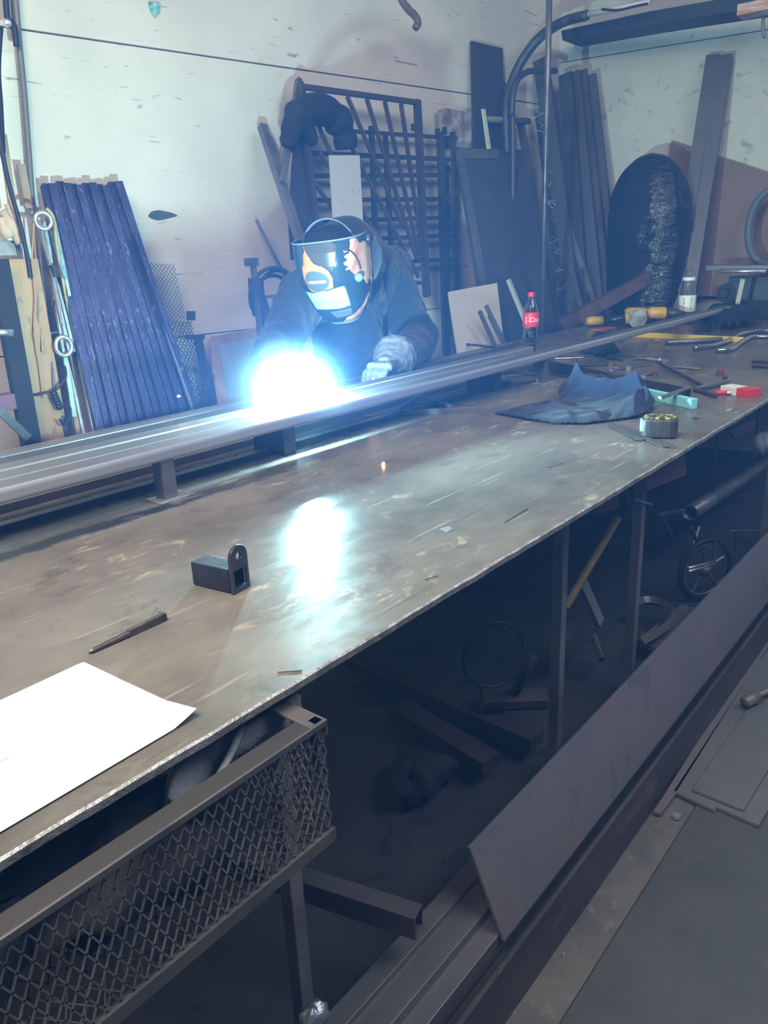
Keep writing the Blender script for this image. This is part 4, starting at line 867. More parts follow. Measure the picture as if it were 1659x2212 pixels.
# machine vice on the far end
vz = at(1600,610,x=4.95); vc = thing('bench_machine', V((vz.x, vz.y, T)), 'dark bench machine with grey slide bars at the far right end of the table', 'machine')
mb = MB(); mb.beam(at(1530,578,x=4.9), at(1700,578,x=4.9), .03, .10, (0,0,1)); mb.build('top_bar', greyst, vc, bevel=.003)
mb = MB(); mb.tube([at(1552,586,x=4.8), at(1655,586,x=4.8)], .010, 8); mb.build('slide_rod', bright, vc, smooth=True)
mb = MB(); mb.lathe([(.01,0),(.055,.0),(.055,.04),(.03,.045),(.025,.08),(.01,.08)], at(1572,632,x=4.97), 12, (-1,0,0)); mb.build('motor', M('dull black casting', (.03,.03,.04), .9), vc)
mb = MB(); p = at(1628,640,x=5.0); mb.box((p.x,p.y,(T+1.16)/2), (.12,.26,1.16-T)); mb.build('body', M('navy machine body', (.03,.035,.055), .5), vc, bevel=.006)
mb = MB(); p = at(1605,603,x=4.72); mb.beam(p, at(1592,662,x=4.72), .024, .006, (0,1,0)); mb.build('gauge_strip', M('cream strip', (.42,.41,.30), .5, c3=(.1,.1,.1), scale3=50), vc, label='pale vertical marked strip')
# hose stand left of the welder
hs = thing('hose_reel_stand', at(560,700,w=.35), 'thin stand with coiled dark hose left of the welder', 'hose stand')
mb = MB(); p, q = at(546,560,w=.35), at(562,720,w=.4); mb.beam(p, ext0(p,q), .022, .02, WD); mb.box(at(543,566,w=.35), (.05,.04,.035)); mb.build('stand', greyst, hs)
hm_ = M('dark hose', (.04,.045,.08), .5)
for k_, (cx, cy, rx, ry) in enumerate(((592,640,52,62),(600,650,48,66),(590,655,44,60))):
    mb = MB(); mb.tube([at(cx+rx*math.cos(t_), cy-ry*math.sin(t_), w=.33-.03*k_) for t_ in [PI*1.15-PI*1.25*i/24 for i in range(25)]], .009, 8); mb.build('hose_loop', hm_, hs, smooth=True)
mb = MB(); mb.tube(smoothcurve([at(552,600,w=.36),at(556,640,w=.36),at(572,690,w=.36),at(580,760,w=.36),at(584,840,w=.36)],6), .035, 10); mb.build('hanging_sleeve', M('dark blue sleeve', (.04,.05,.09), .8), hs, smooth=True)
mb = MB(); mb.beam(at(563,643,w=.33), at(620,636,w=.33), .012, .012, (0,0,1)); mb.build('cross_arm', steel, hs)
# ------------------------------------------------------------------ the welder
def remesh(o, vox, sm=4, disp=None):
    r = o.modifiers.new('r', 'REMESH'); r.mode = 'VOXEL'; r.voxel_size = vox; r.use_smooth_shade = True
    s = o.modifiers.new('sm', 'SMOOTH'); s.factor = .5; s.iterations = sm
    if disp:
        tx = bpy.data.textures.new('folds', 'CLOUDS'); tx.noise_scale = disp[0]; tx.noise_depth = 3
        d = o.modifiers.new('d', 'DISPLACE'); d.texture = tx; d.strength = disp[1]; d.mid_level = .5; d.texture_coords = 'GLOBAL'
RI = (ROT @ V((1,0,0)))
HO = at(726, 575, y=1.90)
toC = (CAM-HO).normalized()
FW = (toC*.9-RI*.30-V((0,0,.24))).normalized()
UP = (V((0,0,1))-RI*.06); UP = (UP-FW*UP.dot(FW)).normalized()
SD = FW.cross(UP); SD = SD if SD.dot(RI) > 0 else -SD
NK = at(775, 565, y=2.04); LS = at(850, 622, y=2.14); RS = at(655, 640, y=2.12)
HIP = V((2.72, 2.47, .94)); CH = (LS+RS)/2+V((.03,.05,-.03))
LE = at(905, 738, y=1.97); LWr = at(838, 790, y=1.68); LH = at(758, 806, y=1.56)
RE = at(592, 765, y=1.95); RWr = at(606, 800, y=1.66); RH = at(642, 806, y=1.52)
pe = thing('person', V((HIP.x, HIP.y, 0)), 'person in dark hooded jacket, flame-painted helmet and grey gloves bending over the table, welding', 'person')
skin = M('skin', (.45,.28,.20), .55); jk = M('dark blue work jacket', (.012,.017,.030), .9, 0, (.018,.025,.042), 7, bump=.25, bscale=25, sheen=.15)
tr_ = M('dark trousers', (.02,.022,.03), .85, bump=.2)
# body: one continuous figure (head, neck, torso, limbs)
mb = MB()
mb.ball(HO, .088, 16, sc=(1,1,1.2)); mb.cap(HO-UP*.05, .05, NK, .06); mb.cap(NK, .06, CH, .11); mb.cap(CH, .12, HIP, .12)
mb.ball(HO+FW*.085-UP*.01, .018, 8)                                       # nose
mb.cap(HO+FW*.05-UP*.09, .035, HO+FW*.06-UP*.085, .03)                     # chin
for s in (-1,1): mb.ball(HO+SD*.088*s-UP*.01, .022, 8, sc=(.6,1,1.3))     # ears
for a, b, c in ((LS,LE,LWr),(RS,RE,RWr)): mb.cap(a,.055,b,.042); mb.cap(b,.042,c,.028)
for s in (-1,1):
    h = HIP+V((.09*s,0,-.05)); k = V((HIP.x+.11*s, HIP.y-.03, .50)); f = V((HIP.x+.12*s, HIP.y+.02, .09))
    mb.cap(h,.085,k,.055); mb.cap(k,.055,f,.038)
b = mb.build('body', skin, pe, smooth=True); remesh(b, .012, 3)
mb = MB()
for s in (-1,1):
    h = HIP+V((.09*s,0,-.03)); k = V((HIP.x+.11*s, HIP.y-.03, .50)); f = V((HIP.x+.12*s, HIP.y+.02, .10))
    mb.cap(h,.105,k,.078); mb.cap(k,.078,f,.062)
mb.cap(HIP+V((-.09,0,.02)),.11,HIP+V((.09,0,.02)),.11)
b = mb.build('trousers', tr_, pe, smooth=True); remesh(b, .014, 3, (.1,.012))
for s in (-1,1):
    f = V((HIP.x+.12*s, HIP.y+.02, 0)); mb = MB(); mb.cap(f+V((0,.03,.05)), .048, f+V((0,-.16,.045)), .042); mb.cap(f+V((0,.02,.05)),.05,f+V((0,.02,.14)),.055)
    b = mb.build('boot', M('black boot', (.02,.018,.016), .5), pe, smooth=True); remesh(b, .010, 2)
# jacket with hood
mb = MB()
def jcap(a, ra, b_, rb): mb.cap(a, ra, b_, rb, 14)
jcap(NK+V((.0,.02,-.02)), .105, CH, .165); jcap(CH, .17, HIP+V((0,-.02,.04)), .165); jcap(LS+V((-.02,.02,-.01)), .105, RS, .10)
hump = at(840, 590, y=2.22); jcap(NK+V((.04,.06,0)), .09, hump, .115); jcap(hump, .115, LS, .09)
jcap(LS, .098, LE, .083); jcap(LE, .083, LWr.lerp(LE,.15), .060)
jcap(RS, .090, RE, .078); jcap(RE, .078, RWr, .055)
mb.ball(CH+V((-.08,-.06,-.12)), .15, 14); jcap(CH+V((-.05,-.05,-.2)), .13, HIP+V((-.05,-.1,.03)), .14)
b = mb.build('jacket', jk, pe, smooth=True); remesh(b, .010, 4, (.09,.035))
mb = MB(); hb = HO-FW*.085+UP*.015+SD*.02
mb.ball(hb, .125, 18, sc=(1,1,1.05)); mb.cap(hb-FW*.02, .115, NK+V((.04,.04,.01)), .115, 16)
b = mb.build('hood', jk, pe, smooth=True); remesh(b, .010, 3, (.07,.018))
mb = MB(); mb.ball(HO+UP*.03+FW*.005, .105, 16, sc=(1,1,1.05)); mb.build('cap', M('black cap', (.012,.014,.025), .9), pe, smooth=True)
# welding helmet
wh_ = thing('welding_helmet', V((0,0,0)), None, None); wh_.parent = pe
PR = [(0,.100,.122,.150),(.12,.078,.125,.158),(.3,.035,.126,.160),(.5,-.02,.122,.154),(.7,-.080,.110,.135),(.85,-.130,.095,.112),(.95,-.165,.074,.088),(1,-.182,.050,.062)]
def prof(v):
    v = max(0, min(1, v))
    for i in range(len(PR)-1):
        a, c = PR[i], PR[i+1]
        if v <= c[0]:
            t = (v-a[0])/(c[0]-a[0]); t_ = t; return [a[k]*(1-t_)+c[k]*t_ for k in (1,2,3)]
def HP(th, v, off=0):
    h, W_, D_ = prof(v); a = math.radians(th); sn, cs = math.sin(a), math.cos(a)
    x = math.copysign(abs(sn)**.80, sn)*(W_+off); y = (abs(cs)**.75)*(D_+off) if cs > 0 else cs*.05
    return HO+SD*x+FW*(y-.01)+UP*(h+ (.012*math.cos(a) if v < .05 else 0)-(off if v > .98 else 0))
shellm = M('glossy dark blue helmet shell', (.02,.035,.055), .18, bump=.02)
mb = MB(); mb.grid(lambda u, v: HP(-108+216*u, v), 54, 30)
mb.build('helmet_shell', shellm, wh_, smooth=True, solid=.0035)
mb = MB(); mb.tube([HP(-108+216*i/40, 0, .002) for i in range(41)], .0028, 6); mb.tube([HP(-108, i/12, .001) for i in range(13)]+[HP(-90+180*i/16, 1, .001) for i in range(17)]+[HP(108, 1-i/12, .001) for i in range(13)], .0028, 6)
mb.build('shell_edge', M('pale shell edge', (.14,.20,.23), .25), wh_, smooth=True)
def patch(name, pts, mat, off=.0016, closed=True, bump=0):
    # polygon in (theta, v), triangulated finely through a grid mask
    mb = MB(); t0, t1 = min(p[0] for p in pts), max(p[0] for p in pts); v0, v1 = min(p[1] for p in pts), max(p[1] for p in pts)
    def ins(x, y):
        c = False; j = len(pts)-1
        for i in range(len(pts)):
            xi, yi = pts[i]; xj, yj = pts[j]
            if (yi > y) != (yj > y) and x < (xj-xi)*(y-yi)/(yj-yi)+xi: c = not c
            j = i
        return c
    N = 46; idx = {}; vs = []; fs = []
    for j in range(N):
        for i in range(N):
            th = t0+(t1-t0)*(i+.5)/N; v = v0+(v1-v0)*(j+.5)/N
            if ins(th, v):
                q = []
                for a, b_ in ((i,j),(i+1,j),(i+1,j+1),(i,j+1)):
                    if (a,b_) not in idx: idx[a,b_] = len(vs); vs.append(HP(t0+(t1-t0)*a/N, v0+(v1-v0)*b_/N, off))
                    q.append(idx[a,b_])
                fs.append(q)
    mb.add(vs, fs); return mb.build(name, mat, wh_, smooth=True, solid=.0008)
flame = M('orange flame paint', (.38,.10,.03), .3, 0, (.50,.20,.09), 26, (1,1,.5), lo=.35, hi=.6)
pflame = M('pink and cream flame paint', (.30,.10,.08), .3, 0, (.48,.30,.20), 22, (1,1,.45), lo=.38, hi=.6, c3=(.45,.10,.08), scale3=30)
haze_p = M('grey brown airbrush', (.05,.045,.045), .25)
def ell(cx, cy, rx, ry, n=28): return [(cx+rx*math.cos(2*PI*i/n), cy+ry*math.sin(2*PI*i/n)) for i in range(n)]
patch('airbrushed_smoke', [(-18,.10),(-14,.02),(12,.02),(26,.05),(20,.25),(12,.38),(2,.3)], haze_p, .0010)
patch('flame_paint', [(-30,.42),(-28,.30),(-23,.24),(-21,.14),(-17,.04),(-12,.14),(-6,.24),(2,.30),(8,.36),(11,.45),(9,.55),(1,.62),(-10,.635),(-24,.58)], flame, .0022)
patch('round_badge', ell(-10,.46,16,.125), M('dark badge', (.08,.09,.10), .35), .0034)
patch('badge_stripe', [(-18,.455),(2,.455),(2,.487),(-18,.487)], M('white stripe', (.75,.78,.80), .4), .0046)
patch('badge_stripe_end', [(-23.5,.455),(-18,.455),(-18,.487),(-23.5,.487)], M('red stripe end', (.70,.08,.10), .4), .0046)
ink = M('grey ink', (.25,.27,.30), .5)
for k_ in range(5): patch('badge_letter', [(-16+3.4*k_,.462),(-14+3.4*k_,.462),(-14+3.4*k_,.480),(-16+3.4*k_,.480)], ink, .0056)
patch('flame_paint', [(30,.30),(38,.26),(34,.20),(44,.18),(50,.02),(62,.02),(70,.10),(88,.12),(100,.2),(102,.62),(92,.66),(86,.58),(78,.64),(70,.58),(62,.50),(50,.48),(43,.42),(40,.38),(33,.38),(38,.34)], pflame, .0022)
patch('red_flame_tip', [(34,.13),(42,.12),(41,.16),(35,.16)], M('red paint', (.7,.12,.12), .4), .003)
patch('flame_paint', [(20,.93),(45,.90),(70,.82),(84,.74),(88,.78),(70,.92),(45,.985),(10,.985)], pflame, .0022)
patch('grey_jaw_panel', [(-5,.84),(32,.82),(36,.90),(0,.92)], M('grey jaw', (.09,.095,.11), .4), .0022)
# lens window: raised frame and bright glass
lensm = M('silver lens cover', (.42,.47,.48), .18, .3)
patch('lens_glass', [(-38,.585),(-20,.60),(4,.575),(26,.555),(32,.79),(10,.805),(-30,.80)], lensm, .0045)
mb = MB(); rg = [(-39,.58),(-20,.597),(4,.572),(27,.55),(33,.795),(10,.81),(-31,.805)]
mb.tube([HP(a,b_,.005) for a,b_ in rg], .0022, 6, closed=True); mb.build('lens_frame', M('lens frame', (.05,.08,.10), .3), wh_, smooth=True)
mb = MB(); c = HP(52,.50,.008); nn = (c-HO).normalized(); mb.lathe([(.004,-.006),(.014,-.006),(.014,.006),(.009,.012),(.003,.012)], c, 16, nn); mb.build('side_knob', M('teal knob', (.15,.35,.38), .3), wh_, smooth=True)
mb = MB(); c = HP(88,.10,.008); nn = SD; mb.lathe([(.004,-.01),(.020,-.01),(.020,.008),(.012,.014),(.003,.014)], c, 16, nn); mb.build('pivot_knob', blackp, wh_, smooth=True)
mb = MB(); mb.tube(smoothcurve([HP(36,.13,.004),HP(46,.16,.005),HP(55,.28,.005),HP(60,.42,.005)],5), .0018, 6); mb.build('crease_line', black, wh_, smooth=True)
# headgear strap over the crown
mb = MB(); n_ = 28; vs = []
for i in range(n_+1):
    a = math.radians(-78+156*i/n_)
    c = HO+SD*(.012+.100*math.sin(a))+UP*(.055+.112*math.cos(a))+FW*.055
    for k_ in (-1,1): vs.append(c+FW*.009*k_+UP*.004*k_)
mb.add(vs, [(2*i,2*i+1,2*i+3,2*i+2) for i in range(n_)]); mb.build('crown_strap', M('grey strap', (.10,.11,.14), .4), wh_, smooth=True, solid=.003)
mb = MB()
for i in range(10):
    a = math.radians(10+5.5*i); c = HO+SD*(.012+.102*math.sin(a))+UP*(.055+.1145*math.cos(a))+FW*.056; mb.ball(c, .0028, 6)
mb.build('strap_holes', black, wh_)
# gloves
gv = M('grey welding leather', (.14,.14,.145), .75, 0, (.08,.08,.085), 14, bump=.4, bscale=30)
def glove(W_, H_, elbow, palmn, lab, curl=1, cuff=.062):
    d = (H_-W_).normalized(); n = V(palmn); n = (n-d*n.dot(d)).normalized(); s = d.cross(n)
    g_ = MB()
    c0 = W_+(elbow-W_).normalized()*.12+V((0,0,.012))
    g_.cap(c0, cuff, W_, .042); g_.cap(W_, .040, W_+d*.03, .036)
    for k_ in (-1,-.33,.33,1): g_.cap(W_+d*.02+s*.018*k_, .022, W_+d*.085+s*.028*k_, .018)
    for k_, L_ in ((-1,.80),(-.33,.95),(.33,1.0),(1,.88)):
        p = W_+d*.085+s*.028*k_; a = .5*curl; e1_ = (d*math.cos(a)+n*math.sin(a)); q = p+e1_*.040*L_; a = 1.2*curl; e2_ = (d*math.cos(a)+n*math.sin(a)); r_ = q+e2_*.030*L_; a = 1.9*curl; e3_ = (d*math.cos(a)+n*math.sin(a))
        g_.cap(p,.0125,q,.0115,8); g_.cap(q,.0115,r_,.0105,8); g_.cap(r_,.0105,r_+e3_*.022,.0095,8)
    t0_ = W_+d*.035+s*.030*(-1 if lab else 1); sg = (-1 if lab else 1)
    q = t0_+(d*.6+s*.55*sg+n*.5).normalized()*.045; g_.cap(t0_,.018,q,.015,8); g_.cap(q,.015,q+(d*.8+n*.6-s*.1*sg).normalized()*.035,.012,8)
    b_ = g_.build('welding_glove', gv, pe, smooth=True); remesh(b_, .0045, 2, (.03,.006)); return b_
glove(LWr, LH, LE, (0,0,-1), True, 1, .080)
glove(RWr, RH, RE, (.3,0,-1), False, 1.1, .062)
# torch in the right hand, cable trailing
ARC = at(655, 856, y=1.36)
tp = thing('welding_torch', RH-V((0,0,.02)), 'black welding torch held in the glove pointing at the bright arc', 'torch')
mb = MB(); mb.tube(smoothcurve([RH+V((-.02,.10,.03)), RH+V((0,.02,.01)), RH.lerp(ARC,.5)+V((0,0,.015))],5), .013, 10); mb.build('handle', blackp, tp, smooth=True)
mb = MB(); mb.tube([RH.lerp(ARC,.5)+V((0,0,.015)), ARC+(RH-ARC).normalized()*.03+V((0,0,.004))], [.009,.007], 10); mb.build('nozzle', M('copper nozzle', (.5,.3,.2), .35, .8), tp, smooth=True)
mb = MB(); mb.tube(smoothcurve([RH+V((-.02,.10,.03)), RH+V((.06,.25,.0)), V((RH.x+.28,1.98,.955)), V((RH.x+.40,2.12,.90)), V((RH.x+.42,2.16,.5)), V((RH.x+.45,2.2,.02))],6), .011, 8); mb.build('cable', black, tp, smooth=True)
# scattering ball added to spread the arc's glow
mb = MB(); PLR = .27; plc = ARC+V((-.01,.03,.0)); mb.ball(plc, PLR, 28, sc=(1,1,1.15))
pm, pt, pb_ = new('arc glow scatter'); pt.nodes.remove(pb_); PL = pt.links
tcn = pt.nodes.new('ShaderNodeTexCoord'); mpn = pt.nodes.new('ShaderNodeVectorMath'); mpn.operation = 'SUBTRACT'; mpn.inputs[1].default_value = (0,0,PLR*1.15); PL.new(tcn.outputs['Object'], mpn.inputs[0])
ln = pt.nodes.new('ShaderNodeVectorMath'); ln.operation = 'LENGTH'; PL.new(mpn.outputs[0], ln.inputs[0])
mr = pt.nodes.new('ShaderNodeMapRange'); mr.inputs['From Min'].default_value = 0; mr.inputs['From Max'].default_value = PLR*.98; mr.inputs['To Min'].default_value = 1; mr.inputs['To Max'].default_value = 0; 
nq = pt.nodes.new('ShaderNodeTexNoise'); nq.inputs['Scale'].default_value = 7; nq.inputs['Detail'].default_value = 2; PL.new(tcn.outputs['Object'], nq.inputs['Vector'])
ad = pt.nodes.new('ShaderNodeMath'); ad.operation = 'MULTIPLY_ADD'; ad.inputs[1].default_value = .12; PL.new(nq.outputs['Fac'], ad.inputs[0]); ad.inputs[2].default_value = -.03
a2_ = pt.nodes.new('ShaderNodeMath'); a2_.operation = 'ADD'; PL.new(ad.outputs[0], a2_.inputs[0]); PL.new(ln.outputs['Value'], a2_.inputs[1]); PL.new(a2_.outputs[0], mr.inputs['Value'])
pw = pt.nodes.new('ShaderNodeMath'); pw.operation = 'POWER'; pw.inputs[1].default_value = 4.2; PL.new(mr.outputs[0], pw.inputs[0])
nz = pt.nodes.new('ShaderNodeTexNoise'); nz.inputs['Scale'].default_value = 14; nz.inputs['Detail'].default_value = 3; PL.new(tcn.outputs['Object'], nz.inputs['Vector'])
mm_ = pt.nodes.new('ShaderNodeMath'); mm_.operation = 'MULTIPLY'; PL.new(pw.outputs[0], mm_.inputs[0]); PL.new(nz.outputs['Fac'], mm_.inputs[1])
m2_ = pt.nodes.new('ShaderNodeMath'); m2_.operation = 'MULTIPLY'; PL.new(mm_.outputs[0], m2_.inputs[0]); m2_.inputs[1].default_value = PUFF
vsn = pt.nodes.new('ShaderNodeVolumeScatter'); vsn.inputs['Color'].default_value = (.60,.88,1,1); PL.new(m2_.outputs[0], vsn.inputs['Density']); PL.new(vsn.outputs[0], pt.nodes['Material Output'].inputs['Volume'])
mb.build('arc_glow_ball', pm, label='blue-white scattering ball added for the glow around the arc and glove', cat='glow', kind='stuff', smooth=True)
# ------------------------------------------------------------------ the arc and its sparks
arcm = M('white hot arc', (1,1,1), 1, emis=(.62,.86,1.0), estr=ARC_E)
mb = MB(); mb.ball(ARC, .007, 12); mb.build('welding_arc', arcm, label='blinding blue-white welding arc on the rail bars under the glove', cat='welding arc', smooth=True)
spk = M('glowing spark', (1,.6,.3), 1, emis=(1,.55,.22), estr=30)
for i,(x,y,yy,lb) in enumerate(((542,835,1.75,'white-hot spark flying left of the arc'),(386,856,1.6,'orange spark far left of the arc in front of the tube bundle'),(806,818,1.55,'orange spark above the rail right of the arc'),(796,832,1.5,'orange spark just below the other one right of the arc'),(828,1001,1.1,'tiny orange spark on the open table below the arc'))):
    mb = MB(); c = at(x,y,y=yy) if i < 4 else at(x,y,z=T+.004); mb.ball(c, .003, 8, sc=(1.6,1,1)); mb.build('spark', spk, label=lb, cat='spark', smooth=True)
mb = MB(); c = at(800, 905, z=T); mb.beam(c+V((0,0,.0045)), c+V((.012,.02,.0045)), .006, .015, (0,0,1)); mb.build('orange_scrap', M('orange paint scrap', (.5,.2,.12), .6), label='little orange scrap on the table just below the arc', cat='scrap')
# ------------------------------------------------------------------ floor stock in front and under the table
def xb(name, px, py, z0, x1, w, h, mat, label, cat, x0=-.3, hollow=False, t=.003):
    p = at(px, py, z=z0+h); mb = MB(); y = p.y
    if hollow: mb.htube((x0,y,z0+h/2),(x1,y,z0+h/2), w, h, t, (0,1,0))
    else: mb.bb((x0,y-w/2,z0),(x1,y+w/2,z0+h))
    return mb.build(name, mat, label=label, cat=cat, bevel=.0015)
plt_ = M('mill grey tube', (.20,.195,.21), .42, .4, (.25,.22,.225), 3)
for i,(px0, px1, z1, lb) in enumerate(((686,748,.10,'grey rectangular tube on the floor, furthest under the table of the three'),(755,846,.085,'grey rectangular tube on the floor, widest and middle of the three'),(852,925,.06,'grey rectangular tube on the floor, nearest the leaning plate'))):
    y1 = at(px0, 2212, z=z1).y; y0 = at(px1, 2212, z=z1).y
    mb = MB(); mb.htube((-.3,(y0+y1)/2,z1-.025),(3.9-.4*i,(y0+y1)/2,z1-.025), y1-y0, .05, .003, (0,1,0)); mb.build('rectangular_tube', plt_, label=lb, cat='steel tube', bevel=.003)
for x in (.2,):
    mb = MB(); mb.bb((x-.04,.50,0),(x+.04,.86,.035)); mb.build('wood_spacer', tan, label={.2:'flat tan wood spacer under the near end of the floor tubes',1.6:'flat tan wood spacer under the middle of the floor tubes',3.0:'flat tan wood spacer under the far end of the floor tubes'}[x], cat='spacer')
# big leaning plate
pb0 = at(1090,2035,z=.05); X0 = pb0.x; dz = at(1015,1830,x=X0)
mb = MB(); u = V((3.55,0,0)); mb.slab([V((X0,pb0.y,.05)), V((X0,pb0.y,.05))+u, V((X0,dz.y,dz.z))+u, V((X0,dz.y,dz.z))], .008, (0,-1,.3))
mb.build('leaning_plate', M('hot rolled plate', (.21,.205,.24), .45, .3, (.26,.215,.235), 2.5, c3=(.18,.178,.205), scale3=8, bump=.05), label='long wide grey steel plate leaning against the stock beside the table', cat='steel plate', bevel=.001)
# angle iron: bottom line and top line
yA = at(1085,2212,z=.012).y; zt = at(1008,2198,y=yA).z
mb = MB(); mb.bb((.4,yA,.012),(4.6,yA+.009,zt)); mb.bb((.4,yA,.004),(4.6,yA+.05,.012))
mb.build('angle_beam', M('rusty angle steel', (.10,.082,.085), .5, .35, (.06,.055,.06), 9, (.4,1,1), c3=(.17,.11,.10), scale3=14, bump=.25), label='long dark rusty angle beam lying on edge between the leaning plate and floor plates', cat='angle beam', bevel=.001)
yS = at(1206,2212,z=.01).y
mb = MB(); mb.bb((.2,yS+.002,0),(3.2,yA-.0,.0035)); mb.build('floor_plate', M('worn strip plate', (.15,.14,.13), .55, .2, (.10,.097,.10), 5, c3=(.18,.165,.145), scale3=25, bump=.2), label='narrow worn floor plate strip beside the angle beam', cat='floor plate')
mb = MB(); mb.bb((-.6,-.12,0),(2.9,yS-.002,.008)); mb.build('floor_plate', M('oily floor plate', (.08,.09,.10), .45, .3, (.12,.118,.105), 2.2, c3=(.12,.118,.10), scale3=9, bump=.1), label='wide dark oily floor plate in the lower right corner', cat='floor plate')
# stacked small plates
plm = M('clean grey plate', (.19,.20,.21), .4, .5, (.23,.23,.23), 3)
def fl4(name, pts, z0, t, mat, label, cat):
    mb = MB(); mb.slab([at(x,y,z=z0+t) for x,y in pts], t, (0,0,1)); return mb.build(name, mat, label=label, cat=cat, bevel=.001)
fl4('steel_plate', [(1455,1708),(1545,1750),(1548,1742),(1640,1782),(1720,1640),(1700,1400),(1640,1425)], .010, .010, plm, 'lower grey plate of the small stack at the right edge', 'steel plate')
fl4('steel_plate', [(1496,1704),(1607,1748),(1690,1610),(1710,1440),(1620,1525)], .022, .008, plm, 'upper grey plate of the small stack at the right edge', 'steel plate')
fl4('steel_strip', [(1412,1752),(1428,1756),(1461,1712),(1700,1330),(1680,1325)], .010, .010, M('brown strip', (.17,.15,.15), .5, .3), 'narrow brown-grey bar between the angle beam and the plate stack', 'steel bar')
mb = MB(); mb.lathe([(.005,0),(.010,0),(.010,.009),(.005,.009)], at(1462,1766,z=.008), 6); mb.build('hex_nut', bright, label='small bright hex nut lying on the floor plate', cat='nut')
mb = MB(); c = at(1608,1530,z=.03); mb.tube([c+V((0,0,.02)), c+V((.05,-.02,.025))], .018, 12); mb.tube([c+V((.05,-.02,.025)), c+V((.14,-.06,.03))], .010, 8); mb.build('knobbed_pin', cond, label='grey knobbed pin resting on the stacked plates at the right edge', cat='pin', smooth=True)
mb = MB(); mb.lathe([(.002,0),(.003,0),(.003,.006),(.002,.006)], at(1217,2064,z=.004), 6); mb.build('metal_crumb', bright, label='tiny bright metal crumb on the floor plate strip', cat='crumb')
crumple(*at(680,2192,z=.12), .028,.024,.02, 12, 18).build('foil_scrap', M('silver foil', (.5,.5,.52), .35, .7, bump=.5), label='crumpled silver foil scrap on the tubes at the bottom of the picture', cat='foil', smooth=True)
# ------------------------------------------------------------------ junk under the table
timber = M('brown timber', (.045,.032,.03), .8, c2=(.03,.025,.025), scale=6, stretch=(4,.6,1), bump=.2)
def fb(name, a, b, z, w, h, mat, label, cat):
    p, q = at(*a, z=z), at(*b, z=z); mb = MB(); mb.beam(p, q, h, w, (0,0,1)); return mb.build(name, mat, label=label, cat=cat, bevel=.002)
fb('timber', (760,1425), (1160,1600), .07, .07, .04, timber, 'brown timber lying on the floor under the table, rear one', 'timber')
fb('timber', (860,1530), (1060,1650), .07, .07, .04, timber, 'brown timber lying on the floor under the table, nearer one', 'timber')
hp, hq = at(1150,1420,z=.30), at(1105,1510,z=.12)
hw_ = thing('sledge_hammer', at(1105,1520,z=.05), 'wooden handled sledge hammer standing in the dark under the table', 'hammer')
mb = MB(); mb.tube([hp,hq], .014, 8); mb.build('handle', timber, hw_, smooth=True)
mb = MB(); d = V((.6,-.6,-.05)).normalized(); mb.tube([hq-d*.09,hq+d*.10], .034, 10); mb.build('head', darkr, hw_)
p = at(1335,1120,y=1.0); q = at(1222,1312,y=.95); mb = MB(); mb.tube([p,q], .012, 10); mb.build('yellow_rod', M('yellow wrapped rod', (.40,.28,.10), .5, c3=(.7,.6,.4), scale3=50), label='yellow wrapped rod leaning between the two right table legs', cat='rod', smooth=True)
p = at(1490,1108,y=1.0); q = at(1625,1020,y=1.02); mb = MB(); d = (q-p)
n_ = 20; a_, b_ = frame(d)
vs = []; 
for pp in (p, q+d*.3):
    for r_ in (.033,.029): vs += [pp+(a_*math.cos(2*PI*j/n_)+b_*math.sin(2*PI*j/n_))*r_ for j in range(n_)]
fs = []
for j in range(n_):
    k_ = (j+1)%n_; fs += [(j,k_,2*n_+k_,2*n_+j),(n_+k_,n_+j,3*n_+j,3*n_+k_),(k_,j,n_+j,n_+k_),(2*n_+j,2*n_+k_,3*n_+k_,3*n_+j)]
mb.add(vs, fs); mb.build('round_pipe', M('worn grey pipe', (.26,.25,.27), .4, .4, (.16,.15,.17), 8, c3=(.5,.5,.5), scale3=20), label='open ended grey round pipe hanging under the right part of the table', cat='pipe', smooth=True)
for x_, lb in ((p.lerp(q,.3), 'thin dark strap holding up the round pipe, left one'), (p.lerp(q,1.0), 'thin dark strap holding up the round pipe, right one')):
    mb = MB(); mb.bb((x_.x-.008,x_.y-.004,x_.z-.03),(x_.x+.008,x_.y+.004,T-.011)); mb.build('pipe_strap', dark, label=lb, cat='strap')
# hand cart wheel
wc_ = at(1522,1230,z=.135)
wh = thing('cart_wheel', V((wc_.x,wc_.y,0)), 'bare spoked wheel rim with tyre standing under the right of the table', 'wheel')
mb = MB(); R_ = .125
def wr(R, ang, t=0): R = R*.82; return wc_+V((math.cos(ang)*R*.75, math.cos(ang)*R*-.5+t, math.sin(ang)*R))
mb = MB(); mb.tube([wr(.15, 2*PI*i/32) for i in range(32)], .012, 8, closed=True); mb.build('tyre', black, wh, smooth=True)
mb = MB(); mb.tube([wr(.132, 2*PI*i/32) for i in range(32)], .006, 6, closed=True); mb.build('rim', steel, wh, smooth=True)
for i in range(5):
    mb = MB(); mb.tube([wr(0,0), wr(.13, 2*PI*i/5+.4)], .007, 6); mb.build('spoke', steel, wh)
mb = MB(); mb.ball(wr(0,0), .03, 10); mb.build('hub', steel, wh, smooth=True)
for i,(a,b) in enumerate((((1488,1227),(1545,1212)),((1488,1234),(1545,1219)))):
    mb = MB(); mb.tube([at(*a,y=wc_.y-.07), at(*b,y=wc_.y-.07)], .005, 6); mb.build('parallel_rod', bright, label=('upper bright rod lying across the spoked wheel','lower bright rod lying across the spoked wheel')[i], cat='rod', smooth=True)
def ub(name, pts, y, r, mat, label, cat):
    mb = MB(); mb.tube([at(a,b,y=y) for a,b in pts], r, 6); return mb.build(name, mat, label=label, cat=cat)
